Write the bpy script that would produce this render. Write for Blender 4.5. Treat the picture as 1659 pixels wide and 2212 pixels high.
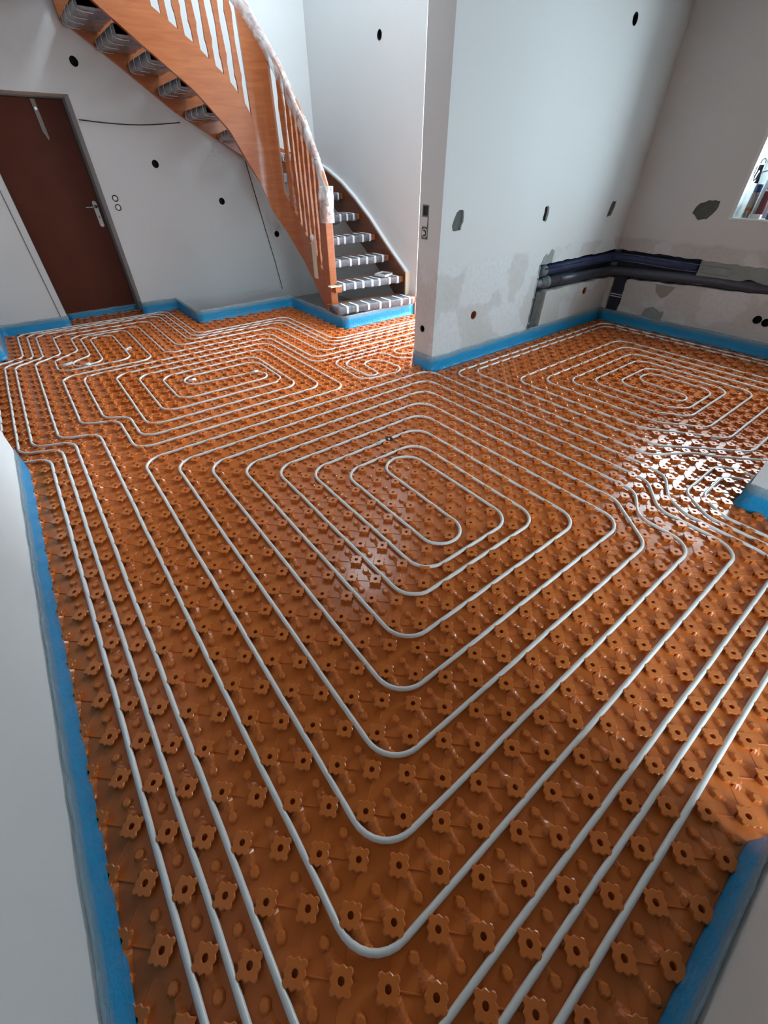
import bpy, bmesh, math, random
import numpy as np
from mathutils import Vector, Matrix, noise

for _o in list(bpy.data.objects):
    bpy.data.objects.remove(_o, do_unlink=True)
sc = bpy.context.scene
COL = sc.collection
rnd = random.Random(7)

# ------------------------------------------------------------------ camera
CAMZ = 1.406
F_PX = 880.39
R = ((0.79020300, -0.61282885, -0.00447534),
     (-0.39808818, -0.50772935, -0.76402664),
     (0.46594530, 0.60551772, -0.64516918))
cam_data = bpy.data.cameras.new('camera')
cam = bpy.data.objects.new('camera', cam_data)
COL.objects.link(cam)
cam_data.sensor_fit = 'HORIZONTAL'
cam_data.sensor_width = 36.0
cam_data.lens = F_PX / 1659.0 * 36.0
cam_data.clip_start = 0.01
M = Matrix.Identity(4)
for i in range(3):
    M[i][0] = R[0][i]
    M[i][1] = -R[1][i]
    M[i][2] = -R[2][i]
M[2][3] = CAMZ
cam.matrix_world = M
sc.camera = cam


def project(x, y, z):
    d = (x, y, z - CAMZ)
    c = [sum(R[k][i] * d[i] for i in range(3)) for k in range(3)]
    if c[2] <= 0.05:
        return None
    return 829.5 + F_PX * c[0] / c[2], 1106 + F_PX * c[1] / c[2]


# ------------------------------------------------------------------ world, light, exposure
world = bpy.data.worlds.new('world')
sc.world = world
world.use_nodes = True
world.node_tree.nodes['Background'].inputs[0].default_value = (0.72, 0.88, 1.0, 1)
world.node_tree.nodes['Background'].inputs[1].default_value = 1.0
sc.view_settings.view_transform = 'Standard'
sc.view_settings.look = 'None'
sc.view_settings.gamma = 1.0
sc.view_settings.exposure = 0.35
sc.view_settings.use_curve_mapping = False
sc.cycles.max_bounces = 6
sc.cycles.diffuse_bounces = 3
sc.cycles.glossy_bounces = 2
sc.cycles.transmission_bounces = 2
sc.cycles.transparent_max_bounces = 6
sc.cycles.use_adaptive_sampling = True
sc.cycles.adaptive_threshold = 0.09
sc.cycles.adaptive_min_samples = 20
sc.cycles.use_light_tree = False
sc.cycles.caustics_reflective = False
sc.cycles.caustics_refractive = False


def daylight(name, loc, direction, sx, sy, power, color=(0.77, 0.915, 1.0)):
    ld = bpy.data.lights.new(name, 'AREA')
    ld.shape = 'RECTANGLE'
    ld.size = sx
    ld.size_y = sy
    ld.energy = power
    ld.color = color
    o = bpy.data.objects.new(name, ld)
    COL.objects.link(o)
    o.location = loc
    o.rotation_euler = Vector(direction).to_track_quat('-Z', 'Y').to_euler()
    return o


# daylight entering through the windows of the place
daylight('daylight_kitchen_window', (5.80, 1.0, 1.70), (-1, 0, 0), 1.5, 1.35, 140)
daylight('daylight_terrace_door', (0.85, -2.45, 1.10), (0, 1, 0), 1.5, 1.8, 100)
daylight('daylight_hall_door', (5.15, 3.46, 1.20), (-1, 0, 0), 0.95, 2.1, 175)
daylight('daylight_stairwell_window', (3.95, 4.00, 3.55), (-1, 0, 0), 1.3, 1.5, 56)
daylight('daylight_stairwell_skylight', (3.10, 4.40, 4.84), (0, 0, -1), 0.55, 0.65, 52)

# ------------------------------------------------------------------ materials
MATS = {}


def mat(name, color, rough=0.5, spec=0.5, noise_scale=0, noise_amt=0.0, bump=0.0, bump_scale=40, metallic=0.0, coat=0.0, alpha=None):
    if name in MATS:
        return MATS[name]
    m = bpy.data.materials.new(name)
    m.use_nodes = True
    nt = m.node_tree
    b = nt.nodes['Principled BSDF']
    b.inputs['Base Color'].default_value = (*color, 1)
    b.inputs['Roughness'].default_value = rough
    b.inputs['Specular IOR Level'].default_value = spec
    b.inputs['Metallic'].default_value = metallic
    b.inputs['Coat Weight'].default_value = coat
    tc = nt.nodes.new('ShaderNodeTexCoord')
    if noise_scale:
        n = nt.nodes.new('ShaderNodeTexNoise')
        n.inputs['Scale'].default_value = noise_scale
        n.inputs['Detail'].default_value = 5
        nt.links.new(tc.outputs['Object'], n.inputs['Vector'])
        mx = nt.nodes.new('ShaderNodeMix')
        mx.data_type = 'RGBA'
        lo = tuple(max(0, c * (1 - noise_amt)) for c in color)
        hi = tuple(min(1, c * (1 + noise_amt)) for c in color)
        mx.inputs['A'].default_value = (*lo, 1)
        mx.inputs['B'].default_value = (*hi, 1)
        nt.links.new(n.outputs['Fac'], mx.inputs['Factor'])
        nt.links.new(mx.outputs['Result'], b.inputs['Base Color'])
    if bump:
        n2 = nt.nodes.new('ShaderNodeTexNoise')
        n2.inputs['Scale'].default_value = bump_scale
        n2.inputs['Detail'].default_value = 4
        nt.links.new(tc.outputs['Object'], n2.inputs['Vector'])
        bp = nt.nodes.new('ShaderNodeBump')
        bp.inputs['Strength'].default_value = bump
        bp.inputs['Distance'].default_value = 0.01
        nt.links.new(n2.outputs['Fac'], bp.inputs['Height'])
        nt.links.new(bp.outputs['Normal'], b.inputs['Normal'])
    if alpha is not None:
        b.inputs['Alpha'].default_value = alpha
    MATS[name] = m
    return m


def wood_mat(name, c1, c2, rough=0.3, scale=(1, 1, 9)):
    m = bpy.data.materials.new(name)
    m.use_nodes = True
    nt = m.node_tree
    b = nt.nodes['Principled BSDF']
    b.inputs['Roughness'].default_value = rough
    b.inputs['Coat Weight'].default_value = 0.25
    b.inputs['Coat Roughness'].default_value = 0.2
    tc = nt.nodes.new('ShaderNodeTexCoord')
    mp = nt.nodes.new('ShaderNodeMapping')
    mp.inputs['Scale'].default_value = scale
    nt.links.new(tc.outputs['Object'], mp.inputs['Vector'])
    n = nt.nodes.new('ShaderNodeTexNoise')
    n.inputs['Scale'].default_value = 4
    n.inputs['Detail'].default_value = 8
    n.inputs['Distortion'].default_value = 0.6
    nt.links.new(mp.outputs['Vector'], n.inputs['Vector'])
    cr = nt.nodes.new('ShaderNodeValToRGB')
    cr.color_ramp.elements[0].color = (*c1, 1)
    cr.color_ramp.elements[1].color = (*c2, 1)
    cr.color_ramp.elements[0].position = 0.3
    cr.color_ramp.elements[1].position = 0.7
    nt.links.new(n.outputs['Fac'], cr.inputs['Fac'])
    nt.links.new(cr.outputs['Color'], b.inputs['Base Color'])
    MATS[name] = m
    return m


def kitchen_wall_mat():
    """white paint above, bare filled plaster with lighter patches below about 0.8 m"""
    m = bpy.data.materials.new('kitchen_plaster')
    m.use_nodes = True
    nt = m.node_tree
    b = nt.nodes['Principled BSDF']
    b.inputs['Roughness'].default_value = 0.75
    geo = nt.nodes.new('ShaderNodeNewGeometry')
    sep = nt.nodes.new('ShaderNodeSeparateXYZ')
    nt.links.new(geo.outputs['Position'], sep.inputs[0])
    n1 = nt.nodes.new('ShaderNodeTexNoise')
    n1.inputs['Scale'].default_value = 7
    n1.inputs['Detail'].default_value = 6
    nt.links.new(geo.outputs['Position'], n1.inputs['Vector'])
    # height + noise -> painted mask
    mul = nt.nodes.new('ShaderNodeMath'); mul.operation = 'MULTIPLY_ADD'
    mul.inputs[1].default_value = 0.09
    nt.links.new(n1.outputs['Fac'], mul.inputs[0])
    nt.links.new(sep.outputs['Z'], mul.inputs[2])
    mr = nt.nodes.new('ShaderNodeMapRange')
    mr.inputs['From Min'].default_value = 0.855
    mr.inputs['From Max'].default_value = 0.885
    nt.links.new(mul.outputs[0], mr.inputs['Value'])
    n2 = nt.nodes.new('ShaderNodeTexNoise')
    n2.inputs['Scale'].default_value = 2.6
    n2.inputs['Detail'].default_value = 7
    n2.inputs['Roughness'].default_value = 0.45
    nt.links.new(geo.outputs['Position'], n2.inputs['Vector'])
    cr = nt.nodes.new('ShaderNodeValToRGB')
    e = cr.color_ramp.elements
    e[0].position = 0.36; e[0].color = (0.635, 0.62, 0.605, 1)
    e[1].position = 0.55; e[1].color = (0.75, 0.76, 0.77, 1)
    x = cr.color_ramp.elements.new(0.52); x.color = (0.665, 0.655, 0.645, 1)
    nt.links.new(n2.outputs['Fac'], cr.inputs['Fac'])
    n3 = nt.nodes.new('ShaderNodeTexNoise')
    n3.inputs['Scale'].default_value = 30
    n3.inputs['Detail'].default_value = 4
    nt.links.new(geo.outputs['Position'], n3.inputs['Vector'])
    cr3 = nt.nodes.new('ShaderNodeValToRGB')
    cr3.color_ramp.elements[0].position = 0.3; cr3.color_ramp.elements[0].color = (0.92, 0.915, 0.91, 1)
    cr3.color_ramp.elements[1].position = 0.6; cr3.color_ramp.elements[1].color = (1, 1, 1, 1)
    nt.links.new(n3.outputs['Fac'], cr3.inputs['Fac'])
    mm = nt.nodes.new('ShaderNodeMix'); mm.data_type = 'RGBA'; mm.blend_type = 'MULTIPLY'
    mm.inputs['Factor'].default_value = 1.0
    nt.links.new(cr.outputs['Color'], mm.inputs['A'])
    nt.links.new(cr3.outputs['Color'], mm.inputs['B'])
    mx = nt.nodes.new('ShaderNodeMix'); mx.data_type = 'RGBA'
    nt.links.new(mr.outputs['Result'], mx.inputs['Factor'])
    nt.links.new(mm.outputs['Result'], mx.inputs['A'])
    mx.inputs['B'].default_value = (0.74, 0.74, 0.74, 1)
    nt.links.new(mx.outputs['Result'], b.inputs['Base Color'])
    bp = nt.nodes.new('ShaderNodeBump')
    bp.inputs['Strength'].default_value = 0.12
    bp.inputs['Distance'].default_value = 0.004
    nt.links.new(n2.outputs['Fac'], bp.inputs['Height'])
    nt.links.new(bp.outputs['Normal'], b.inputs['Normal'])
    MATS['kitchen_plaster'] = m
    return m


def foil_mat():
    """blue foam edging; its uppermost part is a pale clear film"""
    m = bpy.data.materials.new('blue_edge_foil')
    m.use_nodes = True
    nt = m.node_tree
    b = nt.nodes['Principled BSDF']
    b.inputs['Roughness'].default_value = 0.28
    at = nt.nodes.new('ShaderNodeAttribute')
    at.attribute_name = 'film_height'
    tc = nt.nodes.new('ShaderNodeNewGeometry')
    n = nt.nodes.new('ShaderNodeTexNoise')
    n.inputs['Scale'].default_value = 14
    n.inputs['Detail'].default_value = 3
    nt.links.new(tc.outputs['Position'], n.inputs['Vector'])
    ma = nt.nodes.new('ShaderNodeMath'); ma.operation = 'MULTIPLY_ADD'
    ma.inputs[1].default_value = 0.22
    nt.links.new(n.outputs['Fac'], ma.inputs[0])
    nt.links.new(at.outputs['Fac'], ma.inputs[2])
    cr = nt.nodes.new('ShaderNodeValToRGB')
    e = cr.color_ramp.elements
    e[0].position = 0.0; e[0].color = (0.006, 0.27, 0.58, 1)
    e[1].position = 1.0; e[1].color = (0.42, 0.60, 0.72, 1)
    x = e.new(0.72); x.color = (0.015, 0.34, 0.66, 1)
    nt.links.new(ma.outputs[0], cr.inputs['Fac'])
    nt.links.new(cr.outputs['Color'], b.inputs['Base Color'])
    al = nt.nodes.new('ShaderNodeMapRange')
    al.inputs['From Min'].default_value = 0.70
    al.inputs['From Max'].default_value = 1.10
    al.inputs['To Min'].default_value = 1.0
    al.inputs['To Max'].default_value = 0.35
    nt.links.new(ma.outputs[0], al.inputs['Value'])
    nt.links.new(al.outputs['Result'], b.inputs['Alpha'])
    n2 = nt.nodes.new('ShaderNodeTexNoise')
    n2.inputs['Scale'].default_value = 35
    n2.inputs['Detail'].default_value = 5
    n2.inputs['Distortion'].default_value = 1.5
    nt.links.new(tc.outputs['Position'], n2.inputs['Vector'])
    bp = nt.nodes.new('ShaderNodeBump')
    bp.inputs['Strength'].default_value = 0.45
    bp.inputs['Distance'].default_value = 0.01
    nt.links.new(n2.outputs['Fac'], bp.inputs['Height'])
    nt.links.new(bp.outputs['Normal'], b.inputs['Normal'])
    MATS['foil'] = m
    return m


def film_mat(name, tint, dens, bump_scale=18):
    """thin crumpled plastic film"""
    m = bpy.data.materials.new(name)
    m.use_nodes = True
    nt = m.node_tree
    b = nt.nodes['Principled BSDF']
    b.inputs['Base Color'].default_value = (*tint, 1)
    b.inputs['Roughness'].default_value = 0.12
    tc = nt.nodes.new('ShaderNodeTexCoord')
    n2 = nt.nodes.new('ShaderNodeTexNoise')
    n2.inputs['Scale'].default_value = bump_scale
    n2.inputs['Detail'].default_value = 4
    n2.inputs['Distortion'].default_value = 2.0
    nt.links.new(tc.outputs['Object'], n2.inputs['Vector'])
    bp = nt.nodes.new('ShaderNodeBump')
    bp.inputs['Strength'].default_value = 0.8
    bp.inputs['Distance'].default_value = 0.02
    nt.links.new(n2.outputs['Fac'], bp.inputs['Height'])
    nt.links.new(bp.outputs['Normal'], b.inputs['Normal'])
    mr = nt.nodes.new('ShaderNodeMapRange')
    mr.inputs['From Min'].default_value = 0.35
    mr.inputs['From Max'].default_value = 0.65
    mr.inputs['To Min'].default_value = dens * 0.5
    mr.inputs['To Max'].default_value = min(1, dens * 1.5)
    nt.links.new(n2.outputs['Fac'], mr.inputs['Value'])
    nt.links.new(mr.outputs['Result'], b.inputs['Alpha'])
    MATS[name] = m
    return m


mat('paint', (0.74, 0.74, 0.74), 0.8, 0.3, 1.5, 0.03, 0.08, 60)
mat('paint_warm', (0.70, 0.68, 0.65), 0.8, 0.3, 2.0, 0.04)
mat('ceiling_wood', (0.20, 0.125, 0.075), 0.7, 0.3, 6, 0.2)
mat('ceiling_white', (0.72, 0.72, 0.72), 0.85, 0.2)
mat('concrete', (0.40, 0.395, 0.385), 0.9, 0.2, 6, 0.25, 0.3, 30)
mat('mortar', (0.14, 0.145, 0.14), 0.95, 0.1, 25, 0.35, 0.6, 50)
mat('mortar_light', (0.33, 0.37, 0.36), 0.95, 0.1, 18, 0.2, 0.4, 50)
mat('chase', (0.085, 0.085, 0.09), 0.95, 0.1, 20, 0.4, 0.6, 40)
mat('orange', (0.70, 0.190, 0.042), 0.22, 0.36, 9, 0.10, 0.05, 25)
mat('pipe', (0.90, 0.885, 0.86), 0.28, 0.5)
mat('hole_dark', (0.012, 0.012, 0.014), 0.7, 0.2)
mat('box_plastic', (0.03, 0.03, 0.035), 0.5, 0.3)
mat('copper_hole', (0.30, 0.09, 0.04), 0.6, 0.3, 40, 0.3)
mat('white_plastic', (0.78, 0.78, 0.77), 0.35)
mat('tape_white', (0.80, 0.81, 0.82), 0.45)
mat('cream', (0.72, 0.66, 0.52), 0.5)
mat('dark_rubber', (0.02, 0.02, 0.022), 0.55)
mat('chrome', (0.55, 0.55, 0.56), 0.25, metallic=1.0)
mat('door_brown', (0.135, 0.032, 0.017), 0.5, 0.2, 5, 0.18)
mat('frame_grey', (0.19, 0.20, 0.20), 0.6, 0.3)
mat('grey_pvc', (0.20, 0.225, 0.25), 0.35, 0.5, 12, 0.15)
mat('dark_pvc', (0.075, 0.085, 0.115), 0.35, 0.5, 12, 0.25)
mat('blue_insul', (0.040, 0.060, 0.15), 0.45, 0.4, 10, 0.4, 0.3, 30)
mat('dark_insul', (0.022, 0.026, 0.045), 0.5, 0.4, 10, 0.3, 0.2, 30)
mat('wire', (0.30, 0.31, 0.31), 0.4)
mat('window_white', (0.80, 0.82, 0.82), 0.35)
mat('red_label', (0.15, 0.025, 0.035), 0.4)
mat('purple', (0.05, 0.02, 0.10), 0.4)
mat('blue_cap', (0.03, 0.06, 0.16), 0.4)
mat('tan', (0.36, 0.33, 0.30), 0.5)
mat('wrap_grey', (0.17, 0.185, 0.215), 0.22, 0.5, 14, 0.5, 0.9, 22, coat=0.3)
wood_mat('wood', (0.355, 0.088, 0.021), (0.455, 0.136, 0.034))
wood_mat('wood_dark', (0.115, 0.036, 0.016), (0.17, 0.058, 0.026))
kitchen_wall_mat()
foil_mat()
film_mat('clear_film', (0.88, 0.90, 0.92), 0.42, 7)


# ------------------------------------------------------------------ helpers
def tag(o, label=None, cat=None, group=None, kind=None):
    if label: o['label'] = label
    if cat: o['category'] = cat
    if group: o['group'] = group
    if kind: o['kind'] = kind
    return o


def link(name, me, m, parent=None, smooth=False):
    o = bpy.data.objects.new(name, me)
    COL.objects.link(o)
    if m is not None and not me.materials:
        me.materials.append(MATS[m] if isinstance(m, str) else m)
    if parent is not None:
        o.parent = parent
    if smooth:
        me.polygons.foreach_set('use_smooth', [True] * len(me.polygons))
    return o


def obj(name, bm, m, parent=None, smooth=False, recalc=True):
    if recalc:
        bmesh.ops.recalc_face_normals(bm, faces=bm.faces)
    me = bpy.data.meshes.new(name)
    bm.to_mesh(me)
    bm.free()
    return link(name, me, m, parent, smooth)


def empty(name, loc=(0, 0, 0)):
    o = bpy.data.objects.new(name, None)
    o.empty_display_size = 0.05
    COL.objects.link(o)
    o.location = loc
    return o


def settle(root):
    """children are authored in world coordinates; keep them there under a moved root"""
    inv = Matrix.Translation(root.location).inverted()
    for c in root.children:
        c.matrix_parent_inverse = inv


def box(bm, x0, x1, y0, y1, z0, z1):
    vs = [bm.verts.new(p) for p in ((x0, y0, z0), (x1, y0, z0), (x1, y1, z0), (x0, y1, z0), (x0, y0, z1), (x1, y0, z1), (x1, y1, z1), (x0, y1, z1))]
    for f in ((0, 3, 2, 1), (4, 5, 6, 7), (0, 1, 5, 4), (1, 2, 6, 5), (2, 3, 7, 6), (3, 0, 4, 7)):
        bm.faces.new([vs[i] for i in f])


def boxes(*bs):
    bm = bmesh.new()
    for b in bs:
        box(bm, *b)
    return bm


def bevel(bm, w, seg=2):
    bmesh.ops.bevel(bm, geom=list(bm.edges), offset=w, segments=seg, affect='EDGES', profile=0.5)
    return bm


def tube(bm, pts, r, seg=8, closed_ends=True):
    pts = [Vector(p) for p in pts]
    n = len(pts)
    rr = r if isinstance(r, (list, tuple)) else [r] * n
    rings = []
    up = None
    for i, p in enumerate(pts):
        if i == 0: t = pts[1] - pts[0]
        elif i == n - 1: t = pts[-1] - pts[-2]
        else: t = (pts[i + 1] - pts[i]).normalized() + (pts[i] - pts[i - 1]).normalized()
        t.normalize()
        if up is None:
            up = Vector((0, 0, 1)) if abs(t.z) < 0.9 else Vector((1, 0, 0))
        a = t.cross(up)
        if a.length < 1e-4:
            a = t.cross(Vector((0.3, 0.9, 0.2)))
        a.normalize()
        b = a.cross(t).normalized()
        up = b
        rings.append([bm.verts.new(p + (a * math.cos(2 * math.pi * k / seg) + b * math.sin(2 * math.pi * k / seg)) * rr[i]) for k in range(seg)])
    for i in range(n - 1):
        for k in range(seg):
            bm.faces.new((rings[i][k], rings[i][(k + 1) % seg], rings[i + 1][(k + 1) % seg], rings[i + 1][k]))
    if closed_ends:
        bm.faces.new(rings[0][::-1])
        bm.faces.new(rings[-1])


def prism(bm, outline, axis, a0, a1):
    """outline: 2-D points in the plane across the axis ('x': (y,z), 'y': (x,z), 'z': (x,y))"""
    def p3(p, a):
        if axis == 'x': return (a, p[0], p[1])
        if axis == 'y': return (p[0], a, p[1])
        return (p[0], p[1], a)
    A = [bm.verts.new(p3(p, a0)) for p in outline]
    B = [bm.verts.new(p3(p, a1)) for p in outline]
    bm.faces.new(A)
    bm.faces.new(B[::-1])
    n = len(outline)
    for i in range(n):
        bm.faces.new((A[i], A[(i + 1) % n], B[(i + 1) % n], B[i]))


def cut(o, cutter_bms):
    """carve recesses out of a wall"""
    for bm in cutter_bms:
        bmesh.ops.recalc_face_normals(bm, faces=bm.faces)
        me = bpy.data.meshes.new('cutter')
        bm.to_mesh(me)
        bm.free()
        c = bpy.data.objects.new('cutter', me)
        COL.objects.link(c)
        md = o.modifiers.new('cut', 'BOOLEAN')
        md.operation = 'DIFFERENCE'
        md.solver = 'EXACT'
        md.object = c
        bpy.context.view_layer.update()
        dg = bpy.context.evaluated_depsgraph_get()
        new = bpy.data.meshes.new_from_object(o.evaluated_get(dg))
        o.modifiers.clear()
        old = o.data
        o.data = new
        bpy.data.meshes.remove(old)
        bpy.data.objects.remove(c, do_unlink=True)
        bpy.data.meshes.remove(me)


def cyl_cut(axis, p, r, depth, seg=20):
    """p = point on the wall face; axis '+y' etc. = direction into the wall"""
    bm = bmesh.new()
    s = 1 if axis[0] == '+' else -1
    ax = axis[1]
    pts = [(math.cos(2 * math.pi * k / seg) * r, math.sin(2 * math.pi * k / seg) * r) for k in range(seg)]
    if ax == 'y':
        prism(bm, [(p[0] + a, p[2] + b) for a, b in pts], 'y', p[1] - s * 0.01, p[1] + s * depth)
    else:
        prism(bm, [(p[1] + a, p[2] + b) for a, b in pts], 'x', p[0] - s * 0.01, p[0] + s * depth)
    return bm


def ragged(pts, step=0.02, amt=0.006, seed=0):
    """subdivide a closed 2-D outline and roughen it"""
    r = random.Random(seed)
    out = []
    n = len(pts)
    for i in range(n):
        a, b = pts[i], pts[(i + 1) % n]
        L = math.hypot(b[0] - a[0], b[1] - a[1])
        k = max(1, int(L / step))
        for j in range(k):
            t = j / k
            out.append((a[0] + (b[0] - a[0]) * t + r.uniform(-amt, amt), a[1] + (b[1] - a[1]) * t + r.uniform(-amt, amt)))
    return out


# ------------------------------------------------------------------ the rooms
XL = -0.455          # left wall face
YB = 6.22            # back wall face
XS = 3.68            # stair side wall face
XK = 5.27            # kitchen window wall face
YC = 2.60            # kitchen face of the centre wall
ZC = 2.62            # ceiling


def struct(name, bm, m, label):
    o = obj(name, bm, m)
    return tag(o, label, None, None, 'structure')


w_left = struct('wall_left', boxes((XL - 0.17, XL, -0.60, 2.944, -0.08, ZC)), 'paint', 'white near wall along the left picture edge')
w_stub = struct('wall_left_far', boxes((XL - 0.17, XL, 5.35, YB, -0.08, ZC)), 'paint', 'short white wall end at the far left edge')
bm = bmesh.new()
prism(bm, [(-2.6, -0.08), (0.20, -0.08), (0.20, 1.955), (1.015, 1.955), (1.015, -0.08), (XS + 0.2, -0.08), (XS + 0.2, 4.9), (0.9, 4.9), (0.9, ZC), (-2.6, ZC)], 'y', YB, YB + 0.40)
w_back = struct('wall_back', bm, 'paint', 'white back wall with the brown door and the stair against it')
w_stair = struct('wall_stair', boxes((XS, XS + 0.2, 4.12, YB, -0.08, 2.76)), 'paint', 'bright white wall on the right side of the stair')
struct('wall_stairwell', boxes((XS, XS + 0.2, 2.84, YB, 4.5, 4.9), (XS, XS + 0.2, 2.84, 3.3, ZC, 4.5), (XS, XS + 0.2, 4.75, YB, 2.76, 4.5), (XS, XS + 0.2, 3.3, 4.12, ZC, 2.76)), 'paint', 'white upper stairwell wall above the picture')
w_centre = struct('wall_centre', boxes((2.54, XK + 0.35, YC, 2.84, -0.08, 4.9)), 'kitchen_plaster', 'white partition wall standing in the middle between hall and kitchen')
w_kitchen = struct('wall_kitchen', boxes((XK, XK + 0.35, -2.1, YC, -0.08, ZC)), 'kitchen_plaster', 'kitchen outer wall with the window at the right edge')
w_near = struct('wall_near_right', boxes((XL - 0.17, 0.93, -0.60, -0.40, -0.08, ZC)), 'paint_warm', 'white near wall in the lower right corner')
w_pillar = struct('wall_pillar', boxes((2.558, 2.78, -1.9, 0.19, -0.08, ZC)), 'paint', 'white wall end jutting in at the right edge')
struct('wall_south', boxes((XL - 0.17, 0.05, -2.3, -2.1, -0.08, ZC), (1.65, XK + 0.35, -2.3, -2.1, -0.08, ZC), (0.05, 1.65, -2.3, -2.1, 2.15, ZC)), 'paint', 'outer wall with the terrace door behind the camera')
struct('wall_west', boxes((XL - 0.17, XL - 0.02, -2.3, -0.60, -0.08, ZC)), 'paint', 'white wall beside the terrace door')
struct('wall_side_room', boxes((-2.75, -2.6, 1.2, YB + 0.4, -0.08, ZC), (-2.75, XL - 0.17, 1.0, 1.2, -0.08, ZC)), 'paint', 'walls of the side room on the left')
struct('wall_hall', boxes((XS + 0.2, XK + 0.35, 4.12, 4.3, -0.08, ZC), (XK, XK + 0.35, 2.84, 2.98, -0.08, ZC), (XK, XK + 0.35, 3.94, 4.12, -0.08, ZC), (XK, XK + 0.35, 2.98, 3.94, 2.25, ZC)), 'paint', 'hall walls behind the partition')
struct('ceiling', boxes((-2.75, XK + 0.35, -2.3, 2.84, ZC, ZC + 0.15), (-2.75, 1.20, 2.84, YB + 0.4, ZC, ZC + 0.15), (XS + 0.2, XK + 0.35, 2.84, 4.3, ZC, ZC + 0.15)), 'ceiling_wood', 'brown wooden ceiling above the picture')
struct('ceiling_stairwell', boxes((1.05, XS + 0.2, 2.7, YB + 0.4, 4.9, 5.0), (1.05, 1.20, 2.84, YB, ZC + 0.15, 4.9)), 'ceiling_white', 'white stairwell top above the picture')
struct('floor_concrete', boxes((-2.75, XK + 0.3, -2.3, YB + 0.4, -0.20, -0.08)), 'concrete', 'bare concrete floor showing under the stair')

# --- recesses carved out of the walls
HOLES = {
    'back': [((1.16, 2.18), 'dark round wall box high up between door and stair'),
             ((1.63, 1.45), 'dark round wall box right of the door under the stair'),
             ((2.29, 1.10), 'dark round wall box in the middle of the wall under the stair'),
             ((2.96, 0.72), 'dark round wall box low behind the curved stair stringer')],
}
bk = [cyl_cut('+y', (x, YB, z), 0.034, 0.05) for (x, z), _ in HOLES['back']]
bk += [cyl_cut('+y', (1.115, YB, 1.165), 0.030, 0.03), cyl_cut('+y', (1.115, YB, 1.085), 0.030, 0.03)]
cut(w_back, bk)
cut(w_stair, [cyl_cut('+x', (XS, 4.81, 2.40), 0.036, 0.05)])


def wall_box(p, axis, label, r=0.033, depth=0.046, m='hole_dark', cat='wall box'):
    """open plastic cup sunk in a wall"""
    s = 1 if axis[0] == '+' else -1
    bm = bmesh.new()
    seg = 20
    rings = []
    prof = [(r + 0.0025, -0.0012), (r, -0.0012), (r - 0.004, 0.004), (r - 0.005, depth - 0.003), (0.001, depth - 0.003)]
    for rad, d in prof:
        ring = []
        for k in range(seg):
            a = 2 * math.pi * k / seg
            u, v = math.cos(a) * rad, math.sin(a) * rad
            if axis[1] == 'y': q = (u, s * d, v)
            else: q = (s * d, u, v)
            ring.append(bm.verts.new(q))
        rings.append(ring)
    for i in range(len(prof) - 1):
        for k in range(seg):
            bm.faces.new((rings[i][k], rings[i][(k + 1) % seg], rings[i + 1][(k + 1) % seg], rings[i + 1][k]))
    o = obj('wall_box', bm, m)
    o.location = p
    return tag(o, label, cat, 'open wall boxes')


for (x, z), lab in HOLES['back']:
    wall_box((x, YB, z), '+y', lab)
wall_box((XS, 4.81, 2.40), '+x', 'dark round wall box high on the stair side wall', 0.035)

# centre wall: chase, mortar holes, boxes
ch = []
bm = bmesh.new()
prism(bm, ragged([(3.865, 0.70), (XK + 0.09, 0.715), (XK + 0.09, 0.445), (4.07, 0.452), (4.06, 0.0), (3.86, 0.0)], 0.05, 0.006, 3), 'y', YC - 0.02, YC + 0.085)
ch.append(bm)
for pts, sd in (([(2.655, 1.07), (2.66, 1.10), (2.69, 1.15), (2.72, 1.17), (2.765, 1.165), (2.775, 1.12), (2.75, 1.045), (2.68, 1.04), (2.665, 1.045)], 1),
                ([(3.765, 1.045), (3.77, 1.14), (3.80, 1.155), (3.83, 1.14), (3.835, 1.06), (3.815, 1.035)], 2),
                ([(4.83, 1.02), (4.84, 1.10), (4.86, 1.14), (4.94, 1.145), (4.93, 1.08), (4.91, 1.03)], 4)):
    bm = bmesh.new()
    prism(bm, ragged(pts, 0.02, 0.004, sd), 'y', YC - 0.02, YC + 0.03)
    ch.append(bm)
ch += [cyl_cut('+y', (3.02, YC, 0.40), 0.034, 0.05), cyl_cut('+y', (4.80, YC, 0.364), 0.033, 0.05), cyl_cut('+y', (4.43, YC, 2.26), 0.034, 0.05)]
ch += [cyl_cut('+x', (2.54, 2.74, 0.34), 0.026, 0.05)]
bm = boxes((2.53, 2.565, 2.737, 2.803, 1.125, 1.197)); ch.append(bm)
bm = boxes((2.53, 2.565, 2.737, 2.803, 0.985, 1.065)); ch.append(bm)
bm = boxes((2.53, 2.555, 2.738, 2.749, 1.065, 1.125)); ch.append(bm)
cut(w_centre, ch)
wall_box((3.02, YC, 0.40), '+y', 'reddish brown round hole low on the patched partition wall', 0.033, 0.046, 'copper_hole', 'wall hole')
wall_box((4.80, YC, 0.364), '+y', 'reddish brown round hole below the pipe chase near the corner', 0.032, 0.046, 'copper_hole', 'wall hole')
wall_box((4.43, YC, 2.26), '+y', 'dark round wall box near the top of the kitchen partition')
wall_box((2.54, 2.74, 0.34), '+x', 'dark round wall box low on the partition end face', 0.025)

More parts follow.
